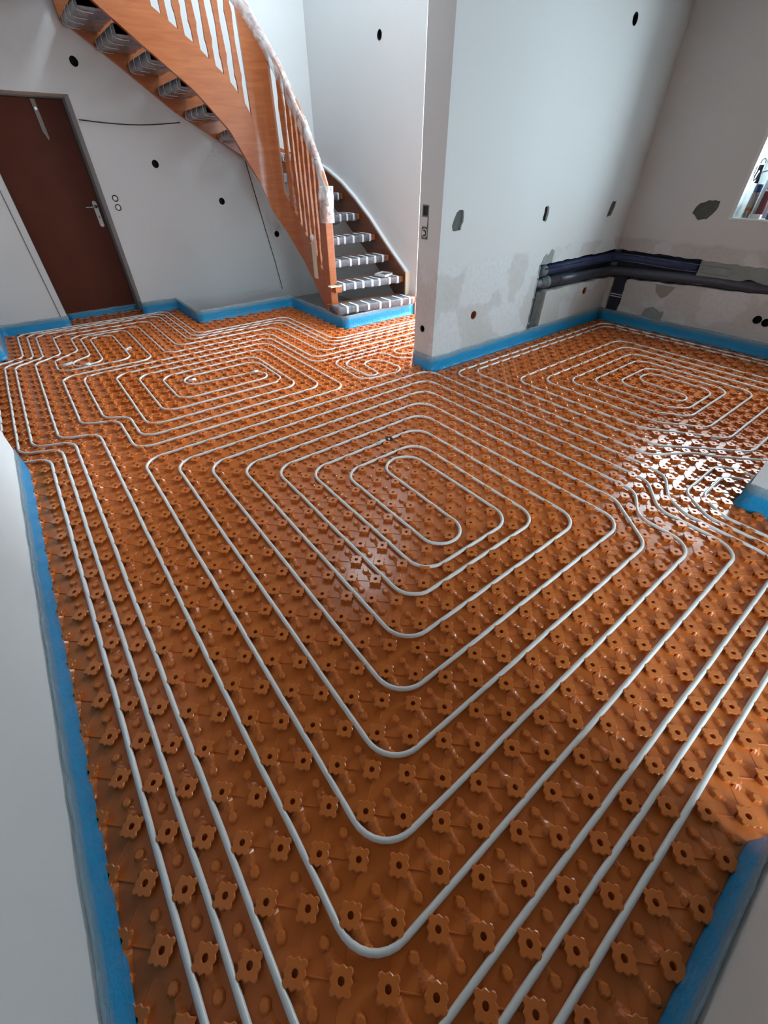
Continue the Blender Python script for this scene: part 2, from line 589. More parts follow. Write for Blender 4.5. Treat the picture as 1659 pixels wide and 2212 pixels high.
kc = [boxes((XK - 0.05, XK + 0.40, 0.30, 1.68, 1.045, 2.25))]
bm = bmesh.new()
prism(bm, ragged([(YC + 0.02, 0.715), (1.15, 0.70), (-0.4, 0.66), (-0.4, 0.50), (1.1, 0.505), (2.40, 0.45), (2.39, 0.0), (2.54, 0.0), (2.55, 0.44), (YC + 0.02, 0.445)], 0.05, 0.006, 9), 'x', XK - 0.02, XK + 0.085)
kc.append(bm)
bm = bmesh.new()
prism(bm, ragged([(2.00, 1.06), (1.98, 1.13), (1.90, 1.165), (1.80, 1.165), (1.81, 1.08), (1.86, 1.02), (1.93, 1.015)], 0.02, 0.005, 5), 'x', XK - 0.02, XK + 0.03)
kc.append(bm)
kc += [cyl_cut('+x', (XK, 1.085, 0.30), 0.033, 0.05), cyl_cut('+x', (XK, 1.01, 0.29), 0.033, 0.05)]
cut(w_kitchen, kc)
wall_box((XK, 1.085, 0.30), '+x', 'dark round wall box low under the kitchen window, left of the pair')
wall_box((XK, 1.01, 0.29), '+x', 'dark round wall box cut by the right picture edge')


def slab(name, outline, axis, a0, a1, m, label, cat, seed=1, step=0.025, amt=0.003):
    bm = bmesh.new()
    prism(bm, ragged(outline, step, amt, seed), axis, a0, a1)
    return tag(obj(name, bm, m, w_centre if axis == 'y' else w_kitchen), label)


slab('mortar_patch', [(2.65, 1.03), (2.65, 1.18), (2.785, 1.18), (2.785, 1.03)], 'y', YC + 0.012, YC + 0.035, 'mortar', 'large rounded grey mortar hole beside the partition edge', 'mortar patch')
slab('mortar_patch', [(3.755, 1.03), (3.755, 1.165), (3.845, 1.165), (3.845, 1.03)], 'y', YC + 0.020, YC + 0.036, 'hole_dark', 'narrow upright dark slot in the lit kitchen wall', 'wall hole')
slab('mortar_patch', [(4.82, 1.01), (4.82, 1.155), (4.95, 1.155), (4.95, 1.01)], 'y', YC + 0.008, YC + 0.035, 'mortar', 'slanted grey mortar hole next to the kitchen corner', 'mortar patch')
slab('mortar_patch', [(2.02, 1.0), (2.02, 1.18), (1.79, 1.18), (1.79, 1.0)], 'x', XK + 0.010, XK + 0.035, 'mortar', 'ragged grey mortar hole left of the kitchen window', 'mortar patch')
# lighter filler smeared on the walls around the chase
slab('filler_smear', [(3.88, 0.70), (3.90, 0.76), (3.945, 0.79), (3.96, 0.765), (4.01, 0.815), (4.05, 0.80), (4.05, 0.705)], 'y', YC - 0.003, YC + 0.004, 'mortar_light', 'pale green grey filler smear above the chase corner', 'filler')
slab('filler_smear', [(2.12, 0.13), (2.10, 0.21), (2.02, 0.24), (1.94, 0.20), (1.90, 0.22), (1.90, 0.12), (2.0, 0.10)], 'x', XK - 0.003, XK + 0.004, 'mortar_light', 'grey filler blot just above the blue edging', 'filler', 3)
slab('filler_smear', [(2.08, 0.45), (2.06, 0.38), (1.98, 0.33), (1.93, 0.36), (1.88, 0.45)], 'x', XK - 0.003, XK + 0.004, 'tan', 'brownish filler blot hanging below the kitchen chase', 'filler', 4)
slab('chase_mortar', [(1.75, 0.50), (1.75, 0.72), (1.66, 0.745), (1.40, 0.735), (1.10, 0.695), (0.2, 0.68), (0.2, 0.56), (1.05, 0.555), (1.30, 0.60), (1.55, 0.52)], 'x', XK + 0.006, XK + 0.03, 'mortar_light', 'grey mortar closing the right end of the pipe chase', 'mortar patch', 6)
slab('chase_mortar', [(3.93, 0.0), (3.945, 0.46), (4.055, 0.45), (4.03, 0.30), (4.04, 0.0)], 'y', YC + 0.022, YC + 0.05, 'mortar', 'rough mortar strip beside the upright grey pipe', 'mortar patch', 7)

# --- back of the chases
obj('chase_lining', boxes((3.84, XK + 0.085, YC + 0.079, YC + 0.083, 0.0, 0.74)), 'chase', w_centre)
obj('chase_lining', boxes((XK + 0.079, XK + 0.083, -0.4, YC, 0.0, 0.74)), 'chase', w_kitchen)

# --- pipes inside the chase
def simple_tube(name, pts, r, m, label, cat, parts=(), seg=14):
    root = empty(name, pts[0])
    bm = bmesh.new()
    tube(bm, pts, r, seg)
    obj('pipe_run', bm, m, root, True)
    for (nm, a, b, rr, mm) in parts:
        bm = bmesh.new()
        tube(bm, [a, b], rr, seg)
        obj(nm, bm, mm, root, True)
    settle(root)
    return tag(root, label, cat)


def arc_pts(c, r, a0, a1, n, z):
    return [(c[0] + r * math.cos(a0 + (a1 - a0) * k / n), c[1] + r * math.sin(a0 + (a1 - a0) * k / n), z) for k in range(n + 1)]


yk = YC + 0.040
xk = XK + 0.040
simple_tube('waste_pipe', [(3.895, yk, 0.0), (3.895, yk, 0.69)], 0.030, 'grey_pvc', 'upright grey waste pipe at the left end of the chase', 'pipe',
            (('pipe_collar', (3.895, yk, 0.16), (3.895, yk, 0.185), 0.034, 'grey_pvc'), ('pipe_collar', (3.895, yk, 0.40), (3.895, yk, 0.425), 0.034, 'grey_pvc'),
             ('pipe_collar', (3.895, yk, 0.575), (3.895, yk, 0.60), 0.034, 'grey_pvc'), ('branch_socket', (3.90, yk, 0.53), (3.99, yk, 0.53), 0.034, 'grey_pvc'),
             ('pipe_ring', (4.00, yk, 0.53), (4.012, yk, 0.53), 0.045, 'grey_pvc'), ('pipe_ring', (4.025, yk, 0.53), (4.037, yk, 0.53), 0.048, 'grey_pvc'),
             ('pipe_ring', (4.05, yk, 0.53), (4.10, yk, 0.53), 0.053, 'grey_pvc')))
low = [(4.10, yk, 0.53), (4.6, yk, 0.515)] + arc_pts((XK - 0.10, YC - 0.10), 0.136, math.pi / 2, 0, 8, 0.51) + [(xk, 1.6, 0.545), (xk, -0.3, 0.54)]
simple_tube('waste_pipe', low, 0.049, 'dark_pvc', 'lower grey blue waste pipe running round the kitchen corner', 'pipe',
            (('strap', (4.26, yk - 0.006, 0.522), (4.29, yk - 0.006, 0.522), 0.052, 'chase'),))
up_ = [(3.965, yk + 0.004, 0.635), (4.6, yk + 0.004, 0.64)] + arc_pts((XK - 0.10, YC - 0.10), 0.14, math.pi / 2, 0, 8, 0.64) + [(xk + 0.004, 1.765, 0.636)]
simple_tube('water_pipe', up_, 0.047, 'blue_insul', 'upper dark blue insulated water pipe along the chase', 'pipe',
            (('insulation_seam', (3.97, yk - 0.040, 0.655), (4.7, yk - 0.040, 0.660), 0.006, 'dark_insul'),
             ('end_sleeve', (3.955, yk + 0.004, 0.635), (4.02, yk + 0.004, 0.635), 0.049, 'grey_pvc')))
wr = empty('water_pipe', (XK, 2.47, 0))
bm = boxes((XK + 0.003, XK + 0.07, 2.402, 2.535, 0.0, 0.47)); bevel(bm, 0.012)
obj('insulation_wrap', bm, 'dark_insul', wr)
for zt in (0.262, 0.285):
    bm = boxes((XK + 0.0005, XK + 0.04, 2.400, 2.538, zt, zt + 0.008))
    obj('cable_tie', bm, 'white_plastic', wr)
settle(wr)
tag(wr, 'wide dark insulated pipe pair dropping to the floor in the corner', 'pipe')
for zz, lab in ((0.675, 'upper thin grey wire strung along the kitchen chase'), (0.612, 'lower thin grey wire strung along the kitchen chase')):
    bm = bmesh.new()
    tube(bm, [(XK + 0.002, 2.53 - t * 1.05, zz - 0.012 * t + 0.003 * math.sin(9 * t)) for t in [k / 10 for k in range(11)]], 0.0025, 5)
    tag(obj('chase_wire', bm, 'wire', None, True), lab, 'wire')

# --- kitchen window (partly in view at the right edge)
win = empty('window_1', (XK + 0.12, 1.0, 1.045))
obj('window_reveal', boxes((XK - 0.003, XK + 0.36, 1.655, 1.684, 1.04, 2.25), (XK - 0.003, XK + 0.36, 0.30, 0.325, 1.04, 2.25)), 'window_white', win)
bm = boxes((XK - 0.006, XK + 0.25, 0.30, 1.682, 1.030, 1.047)); bevel(bm, 0.004)
obj('window_sill', bm, 'window_white', win)
bm = boxes((XK + 0.24, XK + 0.30, 1.575, 1.655, 1.047, 2.25), (XK + 0.24, XK + 0.30, 0.325, 1.575, 1.047, 1.12), (XK + 0.24, XK + 0.30, 0.325, 1.575, 2.17, 2.25), (XK + 0.24, XK + 0.30, 0.95, 1.03, 1.12, 2.17), (XK + 0.24, XK + 0.30, 0.325, 0.40, 1.12, 2.17))
obj('window_frame', bm, 'window_white', win)
glass = bpy.data.materials.new('window_glass')
glass.use_nodes = True
_nt = glass.node_tree
for _n in list(_nt.nodes):
    _nt.nodes.remove(_n)
_out = _nt.nodes.new('ShaderNodeOutputMaterial')
_tr = _nt.nodes.new('ShaderNodeBsdfTransparent'); _tr.inputs[0].default_value = (0.92, 0.96, 0.97, 1)
_gl = _nt.nodes.new('ShaderNodeBsdfGlossy'); _gl.inputs['Roughness'].default_value = 0.02
_mx = _nt.nodes.new('ShaderNodeMixShader'); _mx.inputs[0].default_value = 0.06
_nt.links.new(_tr.outputs[0], _mx.inputs[1]); _nt.links.new(_gl.outputs[0], _mx.inputs[2]); _nt.links.new(_mx.outputs[0], _out.inputs[0])
MATS['glass'] = glass
for y0, y1 in ((0.40, 0.95), (1.03, 1.575)):
    obj('window_pane', boxes((XK + 0.262, XK + 0.270, y0, y1, 1.12, 2.17)), 'glass', win)
settle(win)
tag(win, 'white framed kitchen window', None, None, 'structure')

# --- hall door and terrace door, the stairwell window: frames with panes
def glazed(name, axis, a, u0, u1, z0, z1, label, bars=()):
    root = empty(name, (a, (u0 + u1) / 2, z0) if axis == 'x' else ((u0 + u1) / 2, a, z0))
    def bb(ua, ub, za, zb, t=0.03):
        return (a - t, a + t, ua, ub, za, zb) if axis == 'x' else (ua, ub, a - t, a + t, za, zb)
    fr = [bb(u0, u0 + 0.07, z0, z1), bb(u1 - 0.07, u1, z0, z1), bb(u0 + 0.07, u1 - 0.07, z0, z0 + 0.08), bb(u0 + 0.07, u1 - 0.07, z1 - 0.07, z1)]
    fr += [bb(b - 0.035, b + 0.035, z0 + 0.08, z1 - 0.07) for b in bars]
    obj('frame', boxes(*fr), 'window_white', root)
    ed = [u0 + 0.07] + [e for b in bars for e in (b - 0.035, b + 0.035)] + [u1 - 0.07]
    for k in range(0, len(ed), 2):
        obj('pane', boxes(bb(ed[k], ed[k + 1], z0 + 0.08, z1 - 0.07, 0.004)), 'glass', root)
    settle(root)
    return tag(root, label, None, None, 'structure')


glazed('window_2', 'y', -2.2, 0.05, 1.65, -0.05, 2.15, 'glazed terrace door behind the camera', (0.85,))
glazed('window_3', 'x', XS + 0.1, 3.3, 4.75, 2.76, 4.5, 'upper stairwell window above the picture', (4.02,))

# ------------------------------------------------------------------ studded floor mat
PX, PY = 0.0760244, 0.0738667
OX, OY = 0.0829606, 0.0775325


def W(m, n):
    return OX + m * PX, OY + n * PY


RECTS = [(-0.47, 1.425, -0.42, YB - 0.005), (1.425, 2.64, -0.42, 5.40), (2.64, 4.6, 2.84, 4.14), (2.64, XK - 0.004, -0.9, 2.61),
         (0.205, 1.01, YB - 0.005, 6.56), (-1.3, -0.47, 2.96, 5.34), (0.93, 2.64, -1.2, -0.42)]
floor = struct('floor', boxes(*[(a, b, c, d, -0.06, 0.0) for a, b, c, d in RECTS]), 'orange', 'orange studded underfloor heating mat covering the whole floor')


def on_mat(x, y):
    if not any(a + 0.012 < x < b - 0.012 and c + 0.012 < y < d - 0.012 or (a < x < b and c < y < d) for a, b, c, d in RECTS):
        return False
    if x > 2.52 and YC - 0.025 < y < 2.865: return False
    if 2.53 < x < 2.81 and y < 0.215: return False
    if x < 0.965 and y < -0.372: return False
    if x < XL - 0.003 and (y < 2.97 or y > 5.33): return False
    if x > XK - 0.03: return False
    if x > XS - 0.02 and y > 4.10: return False
    return True


STUD_R = (0.0330, 0.0310, 0.0242, 0.0256, 0.0274, 0.0256, 0.0242, 0.0310)


def stud_profile(th):
    """outline of a stud cap: four arms along the pipe directions and round lobes between"""
    k = th / (2 * math.pi) * 32
    i = int(math.floor(k + 1e-6))
    f = k - i
    return STUD_R[i % 8] * (1 - f) + STUD_R[(i + 1) % 8] * f


def stud_geo(seg, hole=True):
    """vertices and faces of one stud; narrow foot, overhanging cap, hole in the middle"""
    V, Fc = [], []
    th = [2 * math.pi * k / seg for k in range(seg)]
    ht = 0.0205
    rings = []
    def ring(fr, z):
        i0 = len(V)
        for t in th:
            r = fr(t)
            V.append((r * math.cos(t), r * math.sin(t), z))
        rings.append(i0)
    ring(lambda t: 0.0205 + 0.35 * (stud_profile(t) - 0.0215), -0.001)
    ring(lambda t: 0.0185 + 0.25 * (stud_profile(t) - 0.0215), 0.010)
    ring(lambda t: stud_profile(t) * 0.96, 0.0148)
    ring(lambda t: stud_profile(t), 0.0188)
    ring(lambda t: stud_profile(t) * 0.92 - 0.0005, ht)
    if hole:
        ring(lambda t: 0.0086, ht)
        ring(lambda t: 0.0076, ht - 0.0012)
        ring(lambda t: 0.0070, 0.002)
    for a, b in zip(rings[:-1], rings[1:]):
        for k in range(seg):
            Fc.append((a + k, a + (k + 1) % seg, b + (k + 1) % seg, b + k))
    Fc.append(tuple(range(rings[-1], rings[-1] + seg)))
    return V, Fc


def nub_geo(web):
    """small knob between two studs; web = +1/-1: sagging web to the stud on its +y/-y side, 0: none"""
    V, Fc = [], []
    base = [(0.011, 0.0), (0.0075, 0.0085), (0.0, 0.0125), (-0.0075, 0.0085), (-0.011, 0.0), (-0.0075, -0.0085), (0.0, -0.0125), (0.0075, -0.0085)]
    for sc_, z in ((1.25, -0.001), (0.95, 0.0095), (0.68, 0.0130)):
        for x, y in base:
            V.append((x * sc_ * 1.2, y * sc_ * 1.2, z))
    for r_ in range(2):
        for k in range(8):
            Fc.append((r_ * 8 + k, r_ * 8 + (k + 1) % 8, r_ * 8 + 8 + (k + 1) % 8, r_ * 8 + 8 + k))
    Fc.append(tuple(range(16, 24)))
    if web:
        i0 = len(V)
        N = 5
        for k in range(N + 1):
            t = k / N
            y = (0.006 + t * (PY - 0.006 - 0.022)) * web
            z = 0.0095 * (1 - t) + 0.0175 * t - 0.013 * math.sin(math.pi * min(1, t * 1.05)) ** 1.0 * 0.85
            z = max(z, 0.0025)
            hw = 0.0058 + 0.0045 * t
            V += [(-hw * 1.9, y, -0.001), (-hw * 0.45, y, z), (hw * 0.45, y, z), (hw * 1.9, y, -0.001)]
        for k in range(N):
            for q in range(3):
                a = i0 + k * 4 + q
                Fc.append((a, a + 1, a + 5, a + 4))
        Fc.append((i0, i0 + 1, i0 + 2, i0 + 3))
        e = i0 + N * 4
        Fc.append((e + 3, e + 2, e + 1, e))
    return V, Fc


def mesh_from(name, V, Fc, smooth=False):
    me = bpy.data.meshes.new(name)
    me.from_pydata(V, [], Fc)
    bm = bmesh.new(); bm.from_mesh(me)
    bmesh.ops.recalc_face_normals(bm, faces=bm.faces)
    bm.to_mesh(me); bm.free()
    me.materials.append(MATS['orange'])
    if smooth:
        me.polygons.foreach_set('use_smooth', [True] * len(me.polygons))
    return me


def merged(name, geos, smooth=False):
    """geos: list of (V, F, [(x, y)...]) joined in one mesh"""
    co, fc = [], []
    off = 0
    for V, Fc, places in geos:
        Va = np.array(V)
        for x, y in places:
            co.append(Va + np.array((x, y, 0.0)))
            fc.extend([tuple(i + off for i in f) for f in Fc])
            off += len(V)
    return mesh_from(name, np.concatenate(co).tolist(), fc, smooth)


studs, nubs, bars_a, bars_b = [], [], [], []
for m_ in range(-24, 72):
    for n_ in range(-22, 92):
        x, y = W(m_, n_)
        if not on_mat(x, y): continue
        p = project(x, y, 0.02)
        d = math.sqrt(x * x + y * y + CAMZ * CAMZ)
        seen = p is not None and -10 < p[0] < 1669 and -10 < p[1] < 2222
        if p is None and d > 2.2: continue
        if (m_ + n_) % 2 == 0:
            studs.append((0 if seen else 1, d, x, y, m_, n_))
        else:
            # web towards +y stud (at n+1) if that stud's m is odd (its -y side), towards -y stud if m even
            nubs.append((0 if seen else 1, d, x, y, m_, n_))
studs.sort()
nubs.sort()
sV, sF = stud_geo(32)
stud_me = mesh_from('stud', sV, sF)
for s in studs[:300]:
    o = bpy.data.objects.new('stud', stud_me)
    COL.objects.link(o)
    o.location = (s[2], s[3], 0)
    o.parent = floor
gV, gF = stud_geo(16)
o = link('stud_field', merged('stud_field', [(gV, gF, [(s[2], s[3]) for s in studs[300:]])]), None, floor)
o['kind'] = 'stuff'


def web_of(nb):
    return 1 if nb[4] % 2 else -1


nub_me = {w: mesh_from('nub', *nub_geo(w)) for w in (1, -1)}
for nb in nubs[:300]:
    o = bpy.data.objects.new('nub', nub_me[web_of(nb)])
    COL.objects.link(o)
    o.location = (nb[2], nb[3], 0)
    o.parent = floor
gs = []
for w in (1, -1):
    V, Fc = nub_geo(w)
    gs.append((V, Fc, [(nb[2], nb[3]) for nb in nubs[300:] if web_of(nb) == w and on_mat(nb[2], nb[3] + w * PY)]))
V, Fc = nub_geo(0)
gs.append((V, Fc, [(nb[2], nb[3]) for nb in nubs[300:] if not on_mat(nb[2], nb[3] + web_of(nb) * PY)]))
o = link('nub_field', merged('nub_field', gs), None, floor)
o['kind'] = 'stuff'


def bar_geo(ax, ay, l0, l1, w, h):
    d = Vector((ax, ay, 0)); L = d.length; d.normalize()
    nn = Vector((-d.y, d.x, 0))
    V = []
    for t in (l0, l1):
        for s_, z in ((-w, -0.0005), (-w * 0.4, h), (w * 0.4, h), (w, -0.0005)):
            q = d * (t * L) + nn * s_
            V.append((q.x, q.y, z))
    return V, [(0, 1, 5, 4), (1, 2, 6, 5), (2, 3, 7, 6), (0, 3, 2, 1), (4, 5, 6, 7)]


pa, pb = [], []
for s in studs:
    if s[4] % 2 and on_mat(s[2] + PX, s[3] - PY):
        pa.append((s[2], s[3]))
    if on_mat(s[2] + PX, s[3] + PY):
        pb.append((s[2], s[3]))
bA = bar_geo(PX, -PY, 0.26, 0.72, 0.0026, 0.0028)
bB = bar_geo(PX, PY, 0.24, 0.76, 0.0020, 0.0012)
o = link('mat_ribs', merged('mat_ribs', [(bA[0], bA[1], pa), (bB[0], bB[1], pb)]), None, floor)
o['kind'] = 'stuff'

# ------------------------------------------------------------------ heating pipes
PR = 0.0084


def fillet(pts, rad):
    pts = [Vector((*W(*p), 0.0)) for p in pts]
    out = [pts[0]]
    for i in range(1, len(pts) - 1):
        a, b, c = pts[i - 1], pts[i], pts[i + 1]
        u = (a - b); v = (c - b)
        lu, lv = u.length, v.length
        u.normalize(); v.normalize()
        ang = u.angle(v)
        if ang > 3.05:
            out.append(b); continue
        t = rad / math.tan(ang / 2)
        t = min(t, lu * 0.49, lv * 0.49)
        r = t * math.tan(ang / 2)
        cdir = (u + v).normalized()
        ctr = b + cdir * (r / math.sin(ang / 2))
        p0 = b + u * t; p1 = b + v * t
        N = max(3, int(9 * (math.pi - ang) / (math.pi / 2)))
        w0 = p0 - ctr; w1 = p1 - ctr
        tot = w0.angle(w1)
        sgn = 1 if w0.cross(w1).z > 0 else -1
        for k in range(N + 1):
            rot = Matrix.Rotation(sgn * tot * k / N, 3, 'Z')
            out.append(ctr + rot @ w0)
    out.append(pts[-1])
    # divide long straights and let them waver a little
    res = [out[0]]
    for a, b in zip(out[:-1], out[1:]):
        L = (b - a).length
        if L > 0.35:
            k = int(L / 0.22)
            nrm = Vector((-(b - a).y, (b - a).x, 0)).normalized()
            for j in range(1, k):
                res.append(a + (b - a) * (j / k) + nrm * rnd.uniform(-0.0016, 0.0016))
        res.append(b)
    return [Vector((p.x, p.y, 0.0128 + rnd.uniform(0, 0.0010))) for p in res]


def pipe(pts, label, extras=()):
    root = empty('heating_pipe', (*W(*pts[0]), 0))
    bm = bmesh.new()
    tube(bm, fillet(pts, 0.115), PR, 10)
    obj('pipe_run', bm, 'pipe', root, True)
    for nm, a, b, rr, mm in extras:
        bm = bmesh.new()
        tube(bm, [(*W(*a), 0.0138), (*W(*b), 0.0138)], rr, 12)
        obj(nm, bm, mm, root, True)
    settle(root)
    return tag(root, label, 'heating pipe', 'underfloor heating pipes')


pipe([(46, 51.5), (29.6, 51.5), (29.6, 66.5), (15.4, 66.5), (15.4, 82.6), (-5.4, 82.6), (-5.4, 70.6), (-8.45, 69.2), (-8.45, 40.9), (-5.45, 39.8), (-5.45, -4.5),
      (30.1, -4.5), (30.1, 1.5), (31.4, 3.45), (36.1, 3.45), (36.1, -4)],
     'white heating pipe running outermost, next to the left wall and the stair edging')
pipe([(46, 50.5), (28.6, 50.5), (28.6, 65.4), (14.5, 65.4), (14.5, 81.6), (-4.35, 81.6), (-4.35, 69.7), (-7.45, 68.1), (-7.45, 42.3), (-4.5, 40.9), (-4.5, -3.5),
      (29.2, -3.5), (29.2, 2.2), (31.0, 4.45), (37.2, 4.45), (37.1, -4)],
     'white heating pipe running second from the left wall')
pipe([(46, 49.4), (27.6, 49.4), (27.6, 64.3), (13.5, 64.3), (13.5, 80.5), (-3.35, 80.5), (-3.35, 69.0), (-6.45, 67.2), (-6.45, 42.9), (-3.45, 41.7), (-3.45, -2.5),
      (28.2, -2.5), (28.3, 3.2), (29.3, 4.9), (31.9, 6.3), (32.2, 8.2), (32.2, 34.5), (0.5, 34.5), (0.5, 1.5), (25.4, 1.5), (25.5, 5.2), (28.2, 6.8), (28.2, 30.5),
      (4.5, 30.5), (4.5, 5.5), (24.1, 5.5), (24.1, 26.5), (8.5, 26.5), (8.5, 9.4), (20.0, 9.4), (20.1, 22.5), (12.5, 22.5), (12.5, 11.5), (15.35, 11.5), (15.35, 21.6),
      (18.5, 21.6), (18.5, 10.5), (10.5, 10.5), (10.5, 24.5), (22.0, 24.5), (22.0, 7.5), (6.5, 7.5), (6.5, 28.5), (26.1, 28.5), (26.1, 7.2), (23.2, 3.5), (2.5, 3.5),
      (2.5, 32.5), (30.2, 32.5), (30.2, 6.9), (27.4, 4.7), (27.3, -0.5), (-1.45, -0.5), (-1.45, 42.0), (-4.45, 43.1), (-4.45, 67.0), (-1.45, 69.0), (-1.45, 78.4),
      (11.45, 78.4), (11.45, 62.7), (25.6, 62.4), (25.6, 48.2), (46, 48.2)],
     'white heating pipe of the large double spiral in the foreground, with a black ringed coupling',
     (('coupling', (17.15, 24.5), (18.2, 24.5), 0.0115, 'white_plastic'), ('coupling_ring', (18.2, 24.5), (18.45, 24.5), 0.0125, 'dark_rubber'),
      ('coupling_ring', (18.65, 24.5), (18.9, 24.5), 0.0125, 'dark_rubber')))
pipe([(46, 46.6), (23.7, 46.6), (23.7, 60.2), (9.45, 60.4), (9.45, 76.5), (0.5, 76.5), (0.5, 69.1), (-2.4, 66.5), (-2.4, 61.7), (5.5, 61.4), (5.5, 74.2), (2.6, 74.2), (2.5, 62.5),
      (-0.7, 62.5), (-0.7, 64.8), (1.5, 65.9), (1.55, 75.4), (7.6, 75.4), (7.6, 59.6), (-2.42, 59.6), (-2.45, 45.1), (0.5, 43.7), (0.55, 36.7), (21.9, 36.5), (21.6, 56.4),
      (2.5, 56.4), (2.5, 40.6), (18.1, 40.4), (18.0, 52.4), (6.55, 52.4), (6.6, 44.6), (16.6, 44.5), (16.6, 47.0), (8.4, 47.9), (8.4, 50.6), (17.5, 50.5), (17.5, 42.6),
      (4.5, 42.7), (4.5, 54.5), (20.0, 54.3), (20.0, 38.5), (1.5, 38.6), (1.5, 44.0), (-0.5, 45.1), (-0.5, 58.4), (22.8, 58.2), (22.8, 45.1), (46, 45.1)],
     'white heating pipe of the flat double spiral in front of the stair',
     (('collar', (0.2, 62.5), (1.0, 62.5), 0.0185, 'white_plastic'), ('plug', (-1.9, 63.9), (-0.7, 64.3), 0.0155, 'white_plastic'), ('plug', (5.5, 65.4), (6.3, 66.1), 0.0140, 'white_plastic'),
      ('collar', (15.3, 47.1), (16.2, 47.0), 0.0150, 'white_plastic'), ('plug', (8.8, 49.1), (9.6, 49.3), 0.0145, 'white_plastic')))
pipe([(46, 44.0), (24.7, 44.1), (24.2, 36.8), (30.2, 36.2), (30.0, 39.6), (29.4, 41.4), (27.3, 41.4), (27.0, 37.2), (25.6, 37.3), (25.4, 43.1), (31.8, 43.0), (31.8, 40.1), (33.1, 38.9), (46, 38.8)],
     'white heating pipe curled into a small double loop beside the partition end')
pipe([(46, 42.2), (32.9, 42.8), (33.0, 40.4), (46, 40.5)],
     'short white heating pipe bend half hidden behind the partition end')
pipe([(44, 1.9), (40.8, 1.9), (38.1, 5.0), (37.1, 6.5), (33.9, 8.7), (33.9, 31.9), (66.3, 31.9), (66.3, -9)],
     'white heating pipe running outermost along the kitchen walls')
pipe([(60.2, -9), (60.2, 26.0), (37.9, 26.0), (37.9, 11.6), (42.0, 5.5), (56.6, 5.5), (56.6, 22.1), (42.2, 22.1), (42.2, 12.0), (43.8, 9.5), (53.3, 9.5), (53.3, 18.4), (46.2, 18.4),
      (46.2, 11.5), (48.5, 11.5), (48.5, 17.5), (51.8, 17.5), (51.8, 10.4), (45.4, 10.4), (44.1, 12.0), (44.1, 20.4), (54.8, 20.4), (54.8, 7.5), (42.8, 7.5), (40.2, 11.0), (40.2, 24.1),
      (58.4, 24.1), (58.4, 3.4), (41.2, 3.4), (36.0, 9.0), (36.0, 30.9), (65.1, 30.9), (65.1, -9)],
     'white heating pipe of the double spiral on the kitchen floor')


# ------------------------------------------------------------------ blue edge strips
def edge_strip(path, h, label, seed=0, toe=0.012, name='edge_strip', m='foil', lean=0.0, off=0.004):
    """upright wavy foil along a plan path; path points listed so that the room lies on the left-hand side"""
    r = random.Random(seed)
    P = [Vector((x, y, 0)) for x, y in path]
    pts, nrm = [], []
    for a, b in zip(P[:-1], P[1:]):
        L = (b - a).length
        k = max(1, int(L / 0.06))
        t = (b - a).normalized()
        nn = Vector((-t.y, t.x, 0))
        for j in range(k):
            pts.append(a + (b - a) * (j / k)); nrm.append(nn)
    pts.append(P[-1]); nrm.append(nrm[-1])
    # mitre at corners
    N = len(pts)
    nm2 = []
    for i in range(N):
        v = nrm[i] + nrm[max(0, i - 1)]
        nm2.append(v.normalized())
    rows = [(0.0, toe), (0.05, 0.004), (0.35, 0.0), (0.65, -0.001), (0.85, 0.0), (1.0, 0.002)]
    bm = bmesh.new()
    lay = bm.verts.layers.float.new('film_height')
    grid = []
    for i in range(N):
        col = []
        hh = h * (1 + 0.05 * noise.noise((i * 0.35 + seed * 7, 0, 0))) + r.uniform(-0.002, 0.002)
        for f, o_ in rows:
            wob = 0.003 * noise.noise((i * 0.6 + seed * 3.1, f * 3, 1.7))
            p = pts[i] + nm2[i] * (off + o_ * (1 + 0.6 * noise.noise((i * 0.9, f, seed))) + wob + lean * f)
            v = bm.verts.new((p.x, p.y, 0.001 + hh * f))
            v[lay] = f
            col.append(v)
        grid.append(col)
    for i in range(N - 1):
        for j in range(len(rows) - 1):
            bm.faces.new((grid[i][j], grid[i + 1][j], grid[i + 1][j + 1], grid[i][j + 1]))
    o = obj(name, bm, m, None, True, False)
    md = o.modifiers.new('thickness', 'SOLIDIFY')
    md.thickness = 0.003
    md.offset = -1
    return tag(o, label, 'edge strip')


edge_strip([(XL - 0.16, 2.947), (XL + 0.003, 2.947), (XL + 0.003, -0.392)], 0.165, 'blue foam edge strip at the foot of the near left wall', 1, 0.002, off=0.0015)
edge_strip([(XL + 0.02, -0.397), (0.934, -0.397), (0.934, -0.60)], 0.15, 'blue foam edge strip in the lower right picture corner', 2, 0.004)
edge_strip([(2.553, -1.2), (2.553, 0.195), (2.76, 0.195)], 0.145, 'blue foam edge strip around the wall end at the right edge', 3, 0.012)
edge_strip([(XK - 0.012, YC - 0.005), (2.535, YC - 0.005), (2.535, 2.838)], 0.135, 'blue foam edge strip around the foot of the partition wall', 4)
edge_strip([(XK - 0.005, -0.9), (XK - 0.005, YC - 0.02)], 0.13, 'blue foam edge strip under the kitchen window wall', 5)
edge_strip([(0.202, YB + 0.10), (0.202, YB - 0.004), (XL + 0.004, YB - 0.004), (XL + 0.004, 5.346), (XL - 0.16, 5.346)], 0.125, 'blue foam edge strip left of the brown door', 6)
edge_strip([(0.21, 6.558), (1.005, 6.558)][::-1], 0.075, 'low grey blue edge strip under the brown door', 7, 0.006)
edge_strip([(1.011, YB + 0.12), (1.011, YB - 0.004), (1.43, YB - 0.004), (1.43, 5.405), (2.648, 5.405), (2.648, 4.145), (3.66, 4.145)][::-1], 0.142, 'blue foam edge strip stepping around the stair opening', 8)

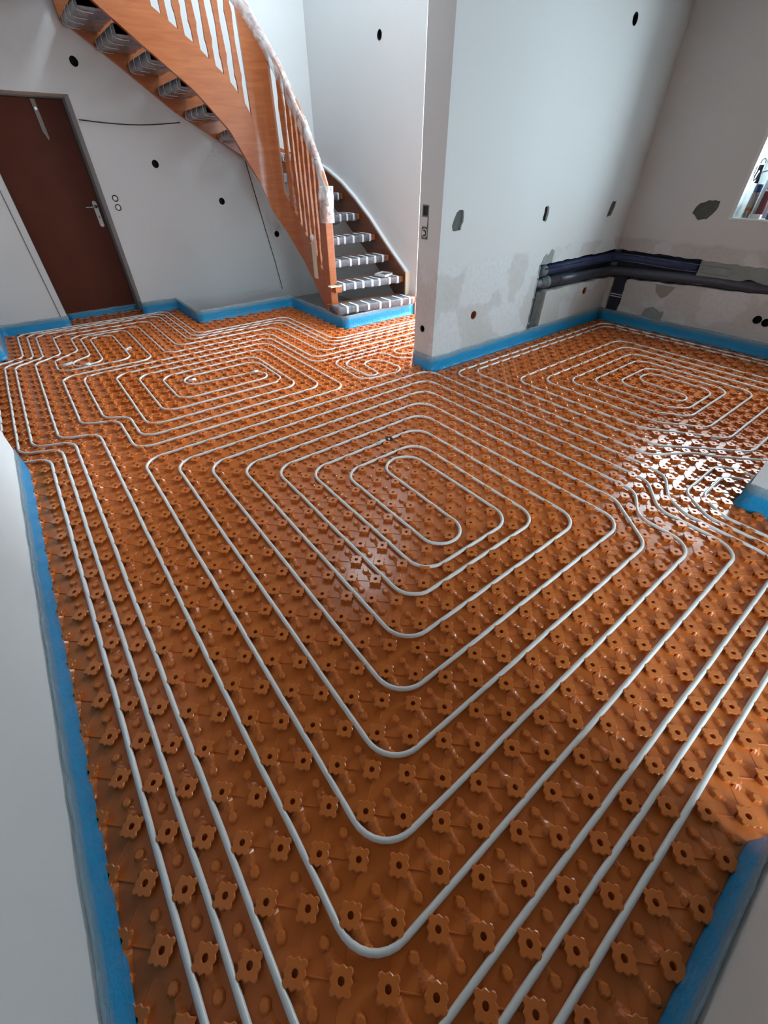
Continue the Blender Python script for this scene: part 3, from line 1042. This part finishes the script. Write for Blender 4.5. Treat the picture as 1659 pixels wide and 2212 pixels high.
# ------------------------------------------------------------------ door
door = empty('door_1', (0.60, 6.575, 0))
bm = boxes((0.215, 0.995, 6.575, 6.615, 0.045, 1.945)); bevel(bm, 0.004)
obj('door_leaf', bm, 'door_brown', door)
obj('door_frame', boxes((0.995, 1.016, 6.50, 6.62, 0.0, 1.957), (0.20, 0.214, 6.50, 6.62, 0.0, 1.957), (0.214, 0.995, 6.52, 6.62, 1.946, 1.957)), 'frame_grey', door)
bm = bmesh.new()
prism(bm, [(0.948 + 0.021 * math.cos(t), 1.115 + 0.021 * math.sin(t)) for t in np.linspace(0, math.pi, 9)] + [(0.948 + 0.021 * math.cos(t), 0.915 + 0.021 * math.sin(t)) for t in np.linspace(math.pi, 2 * math.pi, 9)], 'y', 6.566, 6.576)
plate = obj('handle_plate', bm, 'white_plastic', door)
bm = bmesh.new()
tube(bm, [(0.948, 6.57, 1.085), (0.948, 6.525, 1.085), (0.935, 6.517, 1.085), (0.84, 6.517, 1.083)], 0.0085, 10)
obj('lever', bm, 'chrome', plate, True)
bm = bmesh.new(); tube(bm, [(0.948, 6.567, 1.085), (0.948, 6.545, 1.085)], 0.016, 14)
obj('lever_rose', bm, 'chrome', plate, True)
obj('keyhole', boxes((0.944, 0.952, 6.564, 6.567, 0.975, 1.0)), 'dark_rubber', plate)
bm = bmesh.new(); tube(bm, [(0.948, 6.5665, 0.917), (0.948, 6.564, 0.917)], 0.005, 10)
obj('screw', bm, 'chrome', plate)
hinge = obj('closer_plate', boxes((0.725, 0.762, 6.566, 6.576, 1.70, 1.94)), 'tan', door)
bm = bmesh.new(); tube(bm, [(0.743, 6.566, 1.87), (0.743, 6.560, 1.87)], 0.012, 12)
obj('closer_bolt', bm, 'chrome', hinge)
bm = bmesh.new(); prism(bm, [(0.726, 1.70), (0.762, 1.70), (0.762, 1.655), (0.750, 1.635)], 'y', 6.567, 6.575)
obj('closer_tip', bm, 'tan', hinge)
settle(door)
for p_ in (plate, hinge):
    for c_ in p_.children:
        c_.matrix_parent_inverse = Matrix.Identity(4)
tag(door, 'dark brown flush door with white handle plate', None, None, 'structure')
# corner bead strip left of the door
tag(obj('trim_1', boxes((0.135, 0.142, YB - 0.004, YB + 0.001, 0.12, 1.95)), 'frame_grey'), 'grey corner bead line left of the door', None, None, 'structure')


def socket_pair():
    root = empty('socket_insert', (1.115, YB, 1.085))
    for zc in (1.165, 1.085):
        bm = bmesh.new()
        seg = 20
        rr = ((0.0295, 0.0245), (0.012,))
        A, B, C, D = [], [], [], []
        for k in range(seg):
            a = 2 * math.pi * k / seg
            ca, sa = math.cos(a), math.sin(a)
            A.append(bm.verts.new((1.115 + 0.0305 * ca, YB - 0.003, zc + 0.0305 * sa)))
            B.append(bm.verts.new((1.115 + 0.0235 * ca, YB - 0.003, zc + 0.0235 * sa)))
            C.append(bm.verts.new((1.115 + 0.0225 * ca, YB + 0.015, zc + 0.0225 * sa)))
        for k in range(seg):
            j = (k + 1) % seg
            bm.faces.new((A[k], A[j], B[j], B[k])); bm.faces.new((B[k], B[j], C[j], C[k]))
        obj('ring', bm, 'box_plastic', root)
        bm = bmesh.new(); tube(bm, [(1.115, YB + 0.012, zc), (1.115, YB + 0.002, zc)], 0.0205, 16)
        obj('core', bm, 'white_plastic', root)
    settle(root)
    tag(root, 'pair of unfinished round switch inserts beside the brown door', 'switch')


socket_pair()

# switch and socket without covers on the partition end face
for zc, nm, lab in ((1.161, 'switch_insert', 'uncovered black rocker switch on the partition end face'), (1.025, 'socket_insert', 'uncovered round socket below the switch on the partition end')):
    root = empty(nm, (2.54, 2.77, zc))
    hh = 0.036 if nm == 'switch_insert' else 0.040
    fr = [(2.536, 2.546, 2.737, 2.803, zc + hh - 0.008, zc + hh), (2.536, 2.546, 2.737, 2.803, zc - hh, zc - hh + 0.008), (2.536, 2.546, 2.737, 2.745, zc - hh + 0.008, zc + hh - 0.008), (2.536, 2.546, 2.795, 2.803, zc - hh + 0.008, zc + hh - 0.008)]
    obj('support_frame', boxes(*fr), 'frame_grey', root)
    if nm == 'switch_insert':
        bm = boxes((2.534, 2.556, 2.748, 2.788, zc - 0.026, zc + 0.026)); bevel(bm, 0.004)
        obj('rocker', bm, 'dark_rubber', root)
    else:
        bm = bmesh.new(); tube(bm, [(2.556, 2.770, zc), (2.535, 2.770, zc)], 0.029, 18)
        obj('insert_body', bm, 'white_plastic', root)
        bm = bmesh.new()
        pts = [(2.5335, 2.770 + 0.017 * math.cos(a), zc + 0.017 * math.sin(a)) for a in np.linspace(-2.1, 2.1, 12)]
        tube(bm, [(p[0], 2.770 - (p[1] - 2.770), p[2]) for p in pts], 0.005, 6)
        obj('clip', bm, 'dark_rubber', root)
    settle(root)
    tag(root, lab, 'switch' if nm == 'switch_insert' else 'socket')
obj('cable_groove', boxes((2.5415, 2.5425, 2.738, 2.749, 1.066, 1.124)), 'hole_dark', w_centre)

# ------------------------------------------------------------------ cables on the back wall
def cable(pts, r, label, m='dark_rubber'):
    bm = bmesh.new()
    tube(bm, pts, r, 6)
    return tag(obj('cable', bm, m, None, True), label, 'cable')


c0, c1 = Vector((1.03, YB - 0.02, 1.78)), Vector((1.985, YB - 0.06, 1.79))
cable([c0 + (c1 - c0) * (k / 14) + Vector((0, -0.02 * math.sin(math.pi * k / 14), -0.028 * math.sin(math.pi * k / 14))) for k in range(15)], 0.005, 'black cable hanging slack between door frame and stair')
cable([(-0.315, YB - 0.03, 1.35), (-0.275, YB - 0.03, 1.05), (-0.262, YB - 0.03, 0.8), (-0.30, YB - 0.03, 0.5), (-0.37, YB - 0.03, 0.3), (-0.45, YB - 0.03, 0.16)], 0.004, 'thin dark cable hanging on the wall left of the door')
cable([(2.68, YB - 0.008, 1.48), (2.78, YB - 0.008, 0.9), (2.87, YB - 0.008, 0.4), (2.92, YB - 0.008, 0.05)], 0.004, 'straight black cable running down the wall below the stair')

# ------------------------------------------------------------------ the stair
stair = empty('staircase', (2.72, 4.5, 0.1))
# inner stringer path in plan: straight, quarter bend, straight
SX, SY0, SYC, SR = 2.72, 4.47, 5.00, 0.35
L1 = SYC - SY0
L2 = SR * math.pi / 2
CX_, CY_ = SX - SR, SYC


def inner(s):
    """plan point and tangent at arc length s of the inner stringer"""
    if s <= L1:
        return Vector((SX, SY0 + s, 0)), Vector((0, 1, 0))
    if s <= L1 + L2:
        a = (s - L1) / SR
        return Vector((CX_ + SR * math.cos(a), CY_ + SR * math.sin(a), 0)), Vector((-math.sin(a), math.cos(a), 0))
    return Vector((CX_ - (s - L1 - L2), CY_ + SR, 0)), Vector((-1, 0, 0))


def lerp_tab(tab, s):
    if s <= tab[0][0]: 
        (a, b), (c, d) = tab[0], tab[1]
        return b + (d - b) * (s - a) / (c - a)
    for (a, b), (c, d) in zip(tab[:-1], tab[1:]):
        if s <= c:
            return b + (d - b) * (s - a) / (c - a)
    (a, b), (c, d) = tab[-2], tab[-1]
    return d + (d - b) * (s - c) / (c - a)


BOT = [(0.0, -0.02), (0.18, 0.15), (0.33, 0.33), (0.66, 0.66), (0.93, 1.05), (1.02, 1.30), (1.12, 1.46), (1.26, 1.70), (1.53, 1.96), (1.91, 2.22), (2.18, 2.41)]
TOP = [(0.0, 0.36), (0.18, 0.54), (0.25, 0.645), (0.54, 0.915), (0.68, 1.07), (0.84, 1.36), (0.96, 1.74), (1.06, 1.92), (1.19, 2.065), (1.43, 2.25), (1.68, 2.40), (1.80, 2.47), (2.18, 2.70)]
RAIL = [(-0.05, 1.20), (0.09, 1.45), (0.29, 1.73), (0.57, 2.03), (0.75, 2.29), (0.88, 2.50), (1.02, 2.66), (1.20, 2.83), (2.2, 3.5)]


def ribbon(s0, s1, zb, zt, th, n):
    bm = bmesh.new()
    rows = []
    for k in range(n + 1):
        s = s0 + (s1 - s0) * k / n
        p, t = inner(s)
        nn = Vector((-t.y, t.x, 0))
        b_, t_ = zb(s), zt(s)
        rows.append([bm.verts.new((p + nn * o_).to_tuple()[:2] + (z,)) for o_, z in ((th / 2, b_), (-th / 2, b_), (-th / 2, t_), (th / 2, t_))])
    for a, b in zip(rows[:-1], rows[1:]):
        for q in range(4):
            bm.faces.new((a[q], a[(q + 1) % 4], b[(q + 1) % 4], b[q]))
    bm.faces.new(rows[0]); bm.faces.new(rows[-1][::-1])
    return bm


obj('inner_stringer', ribbon(0.05, 2.24, lambda s: lerp_tab(BOT, s), lambda s: lerp_tab(TOP, s), 0.045, 60), 'wood', stair, True)
bpy.context.view_layer.update()
st = stair.children[0]
st.modifiers.new('edges', 'EDGE_SPLIT').split_angle = math.radians(40)
bm = ribbon(0.76, 1.00, lambda s: lerp_tab(TOP, s) - 0.05, lambda s: lerp_tab(RAIL, s) - 0.03, 0.05, 12)
o = obj('bend_post', bm, 'wood', stair, True)
o.modifiers.new('edges', 'EDGE_SPLIT').split_angle = math.radians(40)

# outer stringer on the two walls
def wall_ribbon(pts_b, pts_t, axis, a0, a1):
    """pts: (u, z) lists of the lower and upper edge"""
    bm = bmesh.new()
    prism(bm, pts_b + pts_t[::-1], axis, a0, a1)
    return bm


osb = [(4.25, 0.10), (4.30, 0.05), (4.62, 0.30), (5.0, 0.55), (5.59, 0.92), (6.21, 1.20)]
ost = [(4.25, 0.42), (4.62, 0.66), (5.0, 0.93), (5.3, 1.11), (5.59, 1.26), (5.9, 1.38), (6.21, 1.47)]
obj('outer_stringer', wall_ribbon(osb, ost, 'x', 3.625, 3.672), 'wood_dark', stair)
bm = bmesh.new()
for (a, b), (c, d) in zip(ost[:-1], ost[1:]):
    vs = []
    for u, z in ((a, b), (c, d)):
        for xx, dz in ((3.640, 0.0), (3.679, 0.0), (3.679, 0.024), (3.640, 0.018)):
            vs.append(bm.verts.new((xx, u, z + dz)))
    for q in range(4):
        bm.faces.new((vs[q], vs[(q + 1) % 4], vs[4 + (q + 1) % 4], vs[4 + q]))
    bm.faces.new(vs[:4]); bm.faces.new(vs[4:][::-1])
bmesh.ops.remove_doubles(bm, verts=bm.verts, dist=0.0005)
obj('stringer_cap', bm, 'tape_white', stair)
obj('stringer_foot', boxes((3.612, 3.679, 4.232, 4.252, 0.10, 0.455)), 'cream', stair)
osb = [(3.62, 1.08), (2.68, 1.50), (1.97, 1.87), (1.53, 2.18), (1.15, 2.43)]
ost = [(3.62, 1.47), (2.95, 1.66), (2.4, 2.02), (1.97, 2.28), (1.53, 2.55), (1.15, 2.78)]
obj('outer_stringer', wall_ribbon(osb, ost, 'y', YB - 0.05, YB - 0.006), 'wood', stair)

# newel post
bm = boxes((2.675, 2.765, 4.44, 4.53, 0.10, 1.16)); bevel(bm, 0.008)
obj('newel_post', bm, 'wood', stair)

# treads: (front inner, front outer, back inner, back outer, z top)
TR = [((2.60, 4.20), (3.66, 4.06), (2.62, 4.47), (3.66, 4.36), 0.21),
      ((2.745, 4.385), (3.622, 4.30), (2.745, 4.66), (3.622, 4.60), 0.40),
      ((2.745, 4.63), (3.622, 4.58), (2.745, 4.90), (3.622, 4.90), 0.59),
      ((2.745, 4.83), (3.622, 4.86), (2.745, 5.12), (3.622, 5.21), 0.78),
      ((2.745, 5.06), (3.622, 5.18), (2.735, 5.27), (3.622, 5.58), 0.97),
      ((2.735, 5.20), (3.622, 5.54), (2.70, 5.33), (3.622, 6.00), 1.16),
      ((2.71, 5.30), (3.622, 5.97), (2.64, 5.37), (3.30, 6.165), 1.355),
      ((2.66, 5.36), (3.32, 6.165), (2.49, 5.38), (2.68, 6.165), 1.535),
      ((2.53, 5.38), (2.72, 6.165), (2.21, 5.38), (2.385, 6.165), 1.71),
      ((2.29, 5.38), (2.42, 6.165), (2.015, 5.38), (2.055, 6.165), 1.875),
      ((2.10, 5.38), (2.12, 6.165), (1.825, 5.38), (1.835, 6.165), 2.04),
      ((1.895, 5.38), (1.895, 6.165), (1.615, 5.38), (1.61, 6.165), 2.19),
      ((1.67, 5.38), (1.67, 6.165), (1.385, 5.38), (1.38, 6.165), 2.315),
      ((1.44, 5.38), (1.44, 6.165), (1.16, 5.38), (1.16, 6.165), 2.44)]


def tread(i, fi, fo, bi, bo, zt, upper):
    th = 0.056
    fi, fo, bi, bo = [Vector((*p, 0)) for p in (fi, fo, bi, bo)]
    bm = bmesh.new()
    prism(bm, [p.to_tuple()[:2] for p in (fi, fo, bo, bi)], 'z', zt - th, zt)
    t = obj('tread', bm, 'wood', stair)
    # crumpled grey film: closed sleeve with rounded nose
    r = random.Random(i)
    NU = 26
    ta, tb = 0.0, 0.955
    sect = [(-0.004, -0.006), (0.0, 0.004), (0.03, 0.006), (0.30, 0.005), (0.60, 0.005), (0.75, 0.004), (0.75, -th - 0.004), (0.55, -th - 0.006), (0.12, -th - 0.007), (0.02, -th - 0.006), (-0.006, -th + 0.004)]
    if upper:
        sect = [(-0.004, -0.006), (0.0, 0.004), (0.5, 0.005), (0.97, 0.005), (1.01, 0.003), (1.015, -th * 0.5), (1.01, -th - 0.003), (0.95, -th - 0.007), (0.6, -th - 0.008), (0.2, -th - 0.006), (0.0, -th - 0.004)]
    bm = bmesh.new()
    rows = []
    for k in range(NU + 1):
        u = ta + (tb - ta) * k / NU
        f = fi + (fo - fi) * u
        b = bi + (bo - bi) * u
        row = []
        for q, (d, dz) in enumerate(sect):
            p = f + (b - f) * d
            sag = 0.0
            if dz < -0.02:
                sag = -0.014 * max(0, noise.noise((u * 7 + i * 3, q * 0.7, 2.0)) + 0.2)
                if not upper and q in (7, 8):
                    sag *= 2.6
            jit = 0.0028 * noise.noise((u * 22 + i * 5, q * 1.3, i))
            out = (f - b).normalized() if d < 0.3 else Vector((0, 0, 0))
            row.append(bm.verts.new((p.x + out.x * jit, p.y + out.y * jit, zt + dz + sag + jit * 0.7)))
        rows.append(row)
    nq = len(sect)
    for a, b in zip(rows[:-1], rows[1:]):
        for q in range(nq):
            bm.faces.new((a[q], a[(q + 1) % nq], b[(q + 1) % nq], b[q]))
    bm.faces.new(rows[0]); bm.faces.new(rows[-1][::-1])
    obj('film_sleeve', bm, 'wrap_grey', t, True)
    # white tape bands over the film
    n = 7 if not upper else 4
    for k in range(n):
        u = 0.10 + 0.80 * k / (n - 1) + r.uniform(-0.02, 0.02)
        if u > tb - 0.03: continue
        skew = r.uniform(-0.02, 0.02)
        hw = (0.0135 if not upper else 0.006) / (fo - fi).length
        if not upper:
            path = [(0.62, 0.0095), (0.30, 0.0095), (0.03, 0.0105), (0.0, 0.008), (-0.014, -0.008), (-0.014, -th + 0.002), (0.01, -th - 0.011), (0.09, -th - 0.012)]
        else:
            path = [(0.60, -th - 0.020), (0.85, -th - 0.018), (0.97, -th - 0.012), (1.03, -th + 0.000), (1.03, -0.004), (1.0, 0.010), (0.75, 0.010)]
        bm = bmesh.new()
        rws = []
        for d, dz in path:
            rw = []
            for sg in (-1, 1):
                uu = u + sg * hw + skew * d
                f = fi + (fo - fi) * uu
                b = bi + (bo - bi) * uu
                p = f + (b - f) * d
                rw.append(bm.verts.new((p.x, p.y, zt + dz)))
            rws.append(rw)
        for a, b in zip(rws[:-1], rws[1:]):
            bm.faces.new((a[0], a[1], b[1], b[0]))
        tp = obj('tape_band', bm, 'tape_white', t)
        md = tp.modifiers.new('t', 'SOLIDIFY'); md.thickness = 0.0015
    return t


for i, (a, b, c, d, z) in enumerate(TR):
    tread(i, a, b, c, d, z, i >= 8)

# balusters: flat sawn boards
PROF = [(0.0, 0.024), (0.17, 0.024), (0.205, 0.029), (0.235, 0.034), (0.27, 0.030), (0.50, 0.021), (0.70, 0.029), (0.745, 0.034), (0.78, 0.030), (0.81, 0.024), (1.0, 0.024)]


def baluster(s, zlo, zhi):
    p, t = inner(s)
    nn = Vector((-t.y, t.x, 0))
    bm = bmesh.new()
    rows = []
    slope_b = (lerp_tab(TOP, s + 0.02) - lerp_tab(TOP, s - 0.02)) / 0.04
    slope_t = (lerp_tab(RAIL, s + 0.02) - lerp_tab(RAIL, s - 0.02)) / 0.04
    for f, hw in PROF:
        z = zlo + (zhi - zlo) * f
        row = []
        for du, dn in ((-hw, -0.011), (hw, -0.011), (hw, 0.011), (-hw, 0.011)):
            dz = du * (slope_b if f == 0 else slope_t if f == 1 else 0)
            q = p + t * du + nn * dn
            row.append(bm.verts.new((q.x, q.y, z + dz)))
        rows.append(row)
    for a, b in zip(rows[:-1], rows[1:]):
        for q in range(4):
            bm.faces.new((a[q], a[(q + 1) % 4], b[(q + 1) % 4], b[q]))
    bm.faces.new(rows[0]); bm.faces.new(rows[-1][::-1])
    return obj('baluster', bm, 'wood', stair)


for s in (0.13, 0.22, 0.31, 0.40, 0.49, 0.58, 0.67):
    baluster(s, lerp_tab(TOP, s) - 0.02, lerp_tab(RAIL, s) - 0.03)
for s in (1.07, 1.185, 1.30, 1.415, 1.53, 1.645, 1.76, 1.875, 1.99, 2.105):
    baluster(s, lerp_tab(TOP, s) - 0.02, lerp_tab(RAIL, s) - 0.03)

# handrail, wrapped in clear crumpled film
def rail_section(s, w, h, dz=0.0, jit=0.0, seed=0):
    p, t = inner(max(s, 0.0))
    if s < 0:
        p = p + t * s
    nn = Vector((-t.y, t.x, 0))
    z = lerp_tab(RAIL, s) + dz
    out = []
    for q in range(12):
        a = 2 * math.pi * q / 12
        ca, sa = math.cos(a), math.sin(a)
        k = 1 / max(abs(ca), abs(sa)) ** 0.7
        j = 1 + jit * noise.noise((s * 7 + seed, q * 0.6, 0.5))
        v = p + nn * (w / 2 * ca * k * j)
        out.append((v.x, v.y, z + h / 2 * sa * k * j))
    return out


def rail_mesh(s0, s1, n, w, h, dz=0.0, jit=0.0, seed=0):
    bm = bmesh.new()
    rows = [[bm.verts.new(v) for v in rail_section(s0 + (s1 - s0) * k / n, w, h, dz, jit, seed)] for k in range(n + 1)]
    for a, b in zip(rows[:-1], rows[1:]):
        for q in range(12):
            bm.faces.new((a[q], a[(q + 1) % 12], b[(q + 1) % 12], b[q]))
    bm.faces.new(rows[0]); bm.faces.new(rows[-1][::-1])
    return bm


rail = obj('handrail', rail_mesh(-0.06, 2.15, 60, 0.055, 0.085), 'wood', stair, True)
obj('film_wrap', rail_mesh(-0.07, 2.15, 110, 0.072, 0.175, -0.038, 0.24, 3), 'clear_film', rail, True)
# film bag hanging over the rail end and newel head
bm = bmesh.new()
rows = []
for k in range(11):
    f = k / 10
    z = 1.27 - 0.30 * f
    row = []
    for q in range(16):
        a = 2 * math.pi * q / 16
        k2 = 1 / max(abs(math.cos(a)), abs(math.sin(a))) ** 0.6
        j = 1 + 0.20 * noise.noise((math.cos(a) * 2, math.sin(a) * 2, f * 4))
        row.append(bm.verts.new((2.72 + 0.058 * math.cos(a) * k2 * j, 4.475 + 0.066 * math.sin(a) * k2 * j - 0.02 * (1 - f), z)))
    rows.append(row)
for a, b in zip(rows[:-1], rows[1:]):
    for q in range(16):
        bm.faces.new((a[q], a[(q + 1) % 16], b[(q + 1) % 16], b[q]))
bm.faces.new(rows[0])
obj('film_bag', bm, 'clear_film', rail, True)
settle(stair)
tag(stair, 'curved wooden open stair with film wrapped treads and sawn balusters', 'stair')

# small things on the stair
root = empty('wood_clamp', (2.72, 4.42, 0.34))
bm = boxes((2.64, 2.78, 4.372, 4.438, 0.385, 0.397)); obj('clamp_plate', bm, 'cream', root)
bm = boxes((2.70, 2.785, 4.376, 4.438, 0.325, 0.384)); bevel(bm, 0.003); obj('clamp_block', bm, 'wood', root)
settle(root)
tag(root, 'small wooden block and flat plate fixed to the newel foot', 'block')
root = empty('paper_strip', (2.665, 4.76, 0.45))
bm = boxes((2.683, 2.695, 4.72, 4.80, 0.42, 0.80)); bevel(bm, 0.004)
obj('strip', bm, 'cream', root)
bm = bmesh.new()
bmesh.ops.create_icosphere(bm, subdivisions=2, radius=0.035)
for v in bm.verts:
    v.co = Vector((v.co.x * 0.7 + 2.682, v.co.y + 4.76, v.co.z + 0.815)) + Vector((noise.noise(v.co * 40), noise.noise(v.co * 45 + Vector((3, 0, 0))), noise.noise(v.co * 42))) * 0.008
obj('knot', bm, 'tape_white', root, True)
settle(root)
tag(root, 'cream paper strip tied to the stair balusters', 'paper strip')
root = empty('square_tray', (3.45, 4.42, 0.41))
cx_, cy_, z0 = 3.43, 4.44, 0.412
def rotbox(x0, x1, y0, y1, z0, z1, ang=0.35):
    bm = boxes((x0, x1, y0, y1, z0, z1))
    bmesh.ops.rotate(bm, cent=(0, 0, 0), matrix=Matrix.Rotation(ang, 3, 'Z'), verts=bm.verts)
    bmesh.ops.translate(bm, vec=(cx_, cy_, 0), verts=bm.verts)
    return bm
for bx_ in ((-0.085, 0.085, -0.075, -0.06), (-0.085, 0.085, 0.06, 0.075), (-0.085, -0.07, -0.06, 0.06), (0.07, 0.085, -0.06, 0.06)):
    obj('frame_side', rotbox(*bx_, z0, z0 + 0.028), 'white_plastic', root)
obj('frame_inset', rotbox(-0.07, 0.07, -0.06, 0.06, z0, z0 + 0.012), 'dark_rubber', root)
obj('frame_rim', rotbox(-0.087, 0.087, -0.077, -0.070, z0 + 0.026, z0 + 0.031), 'dark_rubber', root)
obj('frame_rim', rotbox(-0.087, 0.087, 0.070, 0.077, z0 + 0.026, z0 + 0.031), 'dark_rubber', root)
settle(root)
tag(root, 'small black and white square tray lying on the second step', 'tray')

# ------------------------------------------------------------------ things on the kitchen window sill
def bottle(name, x, y, parts, label, cat):
    root = empty(name, (x, y, 1.047))
    for nm, prof, m in parts:
        bm = bmesh.new()
        seg = 18
        rows = []
        for rr, z in prof:
            rows.append([bm.verts.new((x + rr * math.cos(2 * math.pi * k / seg), y + rr * math.sin(2 * math.pi * k / seg), 1.047 + z)) for k in range(seg)])
        for a, b in zip(rows[:-1], rows[1:]):
            for k in range(seg):
                bm.faces.new((a[k], a[(k + 1) % seg], b[(k + 1) % seg], b[k]))
        bm.faces.new(rows[0]); bm.faces.new(rows[-1][::-1])
        obj(nm, bm, m, root)
    settle(root)
    return tag(root, label, cat)


bottle('glue_bottle', XK + 0.105, 1.588, (('body', [(0.027, 0), (0.028, 0.01), (0.028, 0.17), (0.024, 0.18)], 'tan'), ('cap', [(0.026, 0.18), (0.027, 0.185), (0.026, 0.235), (0.020, 0.238)], 'blue_cap'), ('label_band', [(0.0285, 0.05), (0.0285, 0.075)], 'wood')),
       'grey bottle with blue cap in the window corner', 'bottle')
bottle('spray_can', XK + 0.10, 1.493, (('body', [(0.031, 0), (0.033, 0.006), (0.033, 0.20), (0.026, 0.215)], 'red_label'), ('cap', [(0.028, 0.215), (0.028, 0.25), (0.02, 0.255)], 'purple'), ('rim', [(0.0335, 0.19), (0.0335, 0.205)], 'white_plastic')),
       'dark red can with dark cap on the window sill', 'can')
bottle('jar', XK + 0.05, 1.385, (('body', [(0.03, 0), (0.034, 0.01), (0.034, 0.06), (0.028, 0.07)], 'purple'), ('lid', [(0.031, 0.07), (0.031, 0.085), (0.028, 0.088)], 'dark_rubber')),
       'low dark purple jar at the front edge of the sill', 'jar')
root = empty('plastic_tray', (XK + 0.06, 1.47, 1.047))
ta_, tb_ = XK + 0.006, XK + 0.062
bm = boxes((ta_, tb_, 1.455, 1.54, 1.047, 1.050), (ta_, tb_, 1.455, 1.459, 1.05, 1.078), (ta_, tb_, 1.536, 1.54, 1.05, 1.078), (ta_, ta_ + 0.004, 1.459, 1.536, 1.05, 1.078), (tb_ - 0.004, tb_, 1.459, 1.536, 1.05, 1.078))
obj('tray_body', bm, 'window_white', root)
settle(root)
tag(root, 'small white plastic tray on the window sill', 'tray')
root = empty('card_box', (XK + 0.20, 1.45, 1.047))
bm = boxes((XK + 0.155, XK + 0.23, 1.37, 1.570, 1.047, 1.315)); bevel(bm, 0.004); obj('carton', bm, 'window_white', root)
obj('flap', boxes((XK + 0.150, XK + 0.1545, 1.385, 1.555, 1.285, 1.305)), 'tape_white', root)
settle(root)
tag(root, 'white carton standing behind the red can on the sill', 'box')
cl = empty('hanging_clamp', (XK + 0.075, 1.625, 1.28))
bm = bmesh.new(); tube(bm, [(XK + 0.075, 1.630 + 0.016 * math.cos(a), 1.43 + 0.022 * math.sin(a)) for a in np.linspace(-0.5, 3.6, 12)], 0.006, 6); obj('clamp_loop', bm, 'grey_pvc', cl, True)
bm = boxes((XK + 0.06, XK + 0.09, 1.608, 1.646, 1.375, 1.412)); bevel(bm, 0.004); obj('clamp_jaw', bm, 'dark_rubber', cl)
bm = bmesh.new(); tube(bm, [(XK + 0.075, 1.640, 1.38), (XK + 0.075, 1.648, 1.34), (XK + 0.075, 1.642, 1.305), (XK + 0.075, 1.630, 1.32), (XK + 0.075, 1.625, 1.36)], 0.006, 6); obj('clamp_grip', bm, 'dark_rubber', cl, True)
bm = bmesh.new(); tube(bm, [(XK + 0.075, 1.618, 1.38), (XK + 0.075, 1.612, 1.33), (XK + 0.075, 1.616, 1.29)], [0.010, 0.012, 0.016], 8); obj('clamp_grip', bm, 'dark_rubber', cl, True)
bm = bmesh.new(); tube(bm, [(XK + 0.075, 1.618, 1.36), (XK + 0.09, 1.50, 1.395), (XK + 0.09, 1.36, 1.41)], 0.005, 6); obj('clamp_cord', bm, 'grey_pvc', cl, True)
settle(cl)
tag(cl, 'dark clamp tool with cord hanging on the window frame', 'tool')
